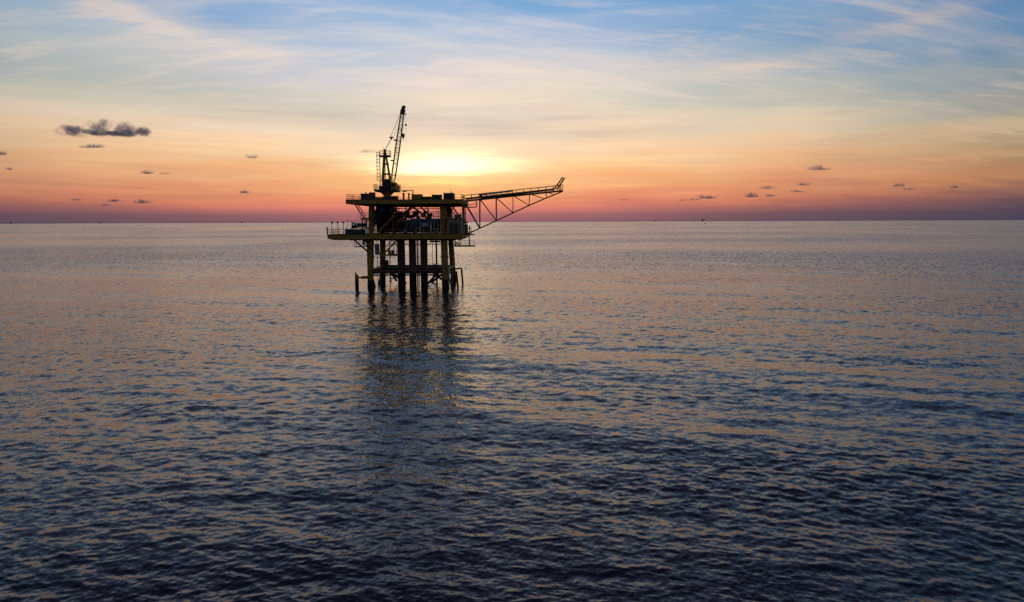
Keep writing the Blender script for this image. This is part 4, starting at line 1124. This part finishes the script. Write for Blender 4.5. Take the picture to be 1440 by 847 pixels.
def cloud(px, py, w, h, lab, D, dens=1.0, seed=0, lobes=None):
    c = at(px, py, D); k = D / FPX
    hw, hh = w * k * .60, h * k * .78
    bm = bmesh.new(); bmesh.ops.create_icosphere(bm, subdivisions=3, radius=1.0)
    rg = random.Random(seed)
    bumps = [(Vector((rg.uniform(-1, 1), rg.uniform(-1, 1), rg.uniform(-.2, 1))).normalized(), rg.uniform(.1, .3)) for _ in range(9)]
    for v in bm.verts:
        d = v.co.normalized(); s = 1.0
        for b_, a_ in bumps: s += a_ * max(0, d.dot(b_) - .75) * 3
        v.co = d * s
    me = bpy.data.meshes.new('cloud'); bm.to_mesh(me); bm.free()
    me.materials.append(cloud_material(seed * 3.7, hw, hh, dens * (2.6 if w > 60 else 1.8) / (hh * 2), lobes))
    o = bpy.data.objects.new('cloud', me); COL.objects.link(o); o.location = c; o.scale = (hw, hh * 1.6, hh)
    tag(o, lab, 'cloud', 'small dark clouds'); return o


CL = [(150, 185, 118, 19, 'long ragged dark cloud, by far the largest, at upper left', 9000, 1.3),
      (130, 206, 30, 6, 'small dark cloud just under the largest cloud', 9500, .8),
      (1, 216, 12, 6, 'dark cloud cut by the left edge of the picture', 10000, 1),
      (12, 237, 10, 6, 'dark cloud puff near the left edge, under the one the edge cuts', 10000, 1),
      (205, 243, 18, 5, 'thin dark cloud right of and below the largest cloud', 11000, .8),
      (232, 244, 14, 3, 'faint flat cloud to the right of the thin cloud below the largest one', 11000, .5),
      (355, 220, 18, 8, 'lone ragged cloud midway between the largest cloud and the crane', 10000, .7),
      (343, 270, 14, 5, 'lone small cloud low in the sky left of the platform', 13000, .9),
      (161, 282, 20, 5, 'flat dark cloud low on the left, left of its wider neighbour', 14000, 1),
      (201, 284, 26, 6, 'widest of the flat dark clouds low on the left', 14000, 1.1),
      (148, 288.5, 12, 3, 'tiny cloud lowest of the group low on the left', 14000, .8),
      (107, 281, 14, 3, 'tiny flat cloud leftmost of the group low on the left', 14000, .8),
      (515, 213, 26, 5, 'faint arched cloud just left of the crane mast', 10000, .35),
      (1153, 237, 30, 7, 'ragged cloud, highest of the small clouds on the right', 11000, .8),
      (1130, 259.5, 18, 4.5, 'small flat cloud under the highest right hand cloud', 12000, .9),
      (1120, 269, 20, 4, 'thin cloud below the small flat cloud on the right', 12500, .7),
      (1057, 275, 17, 7, 'plump dark cloud right of the long low cloud on the right', 13500, 1.2),
      (1084, 275, 11, 4, 'tiny cloud just right of the plump dark cloud', 13500, .9),
      (1080, 264, 26, 5, 'faint streaky cloud above the plump dark cloud', 12500, .5),
      (995, 277.5, 24, 6, 'long low cloud right of the flare boom', 13500, 1.1),
      (976, 280.5, 18, 3.5, 'thin tail cloud left of the long low cloud', 13500, .7),
      (960, 281.5, 14, 3, 'faint cloud leftmost of the low clouds on the right', 13500, .5),
      (1264, 261, 16, 5, 'dark cloud far right, left of its faint neighbour', 13000, .9),
      (1279, 265.5, 20, 4, 'faint trailing cloud beside the dark cloud far right', 13000, .5),
      (1343, 263.5, 14, 4, 'rightmost small cloud near the right edge', 13000, .8),
      (878, 281, 16, 2.6, 'faint flat cloud right of the tip of the flare boom, low', 13500, .35)]
for i, (px, py, w_, h_, lab, D_, dn) in enumerate(CL): cloud(px, py, w_, h_, lab, D_, dn, i + 1, [(-.08, .25, .26, 1.05), (-.62, 0.0, .30, .7), (.36, .1, .22, .75), (.74, -.1, .2, .5), (-.3, -.1, .3, .4), (.2, -.2, .4, .3)] if i == 0 else None)
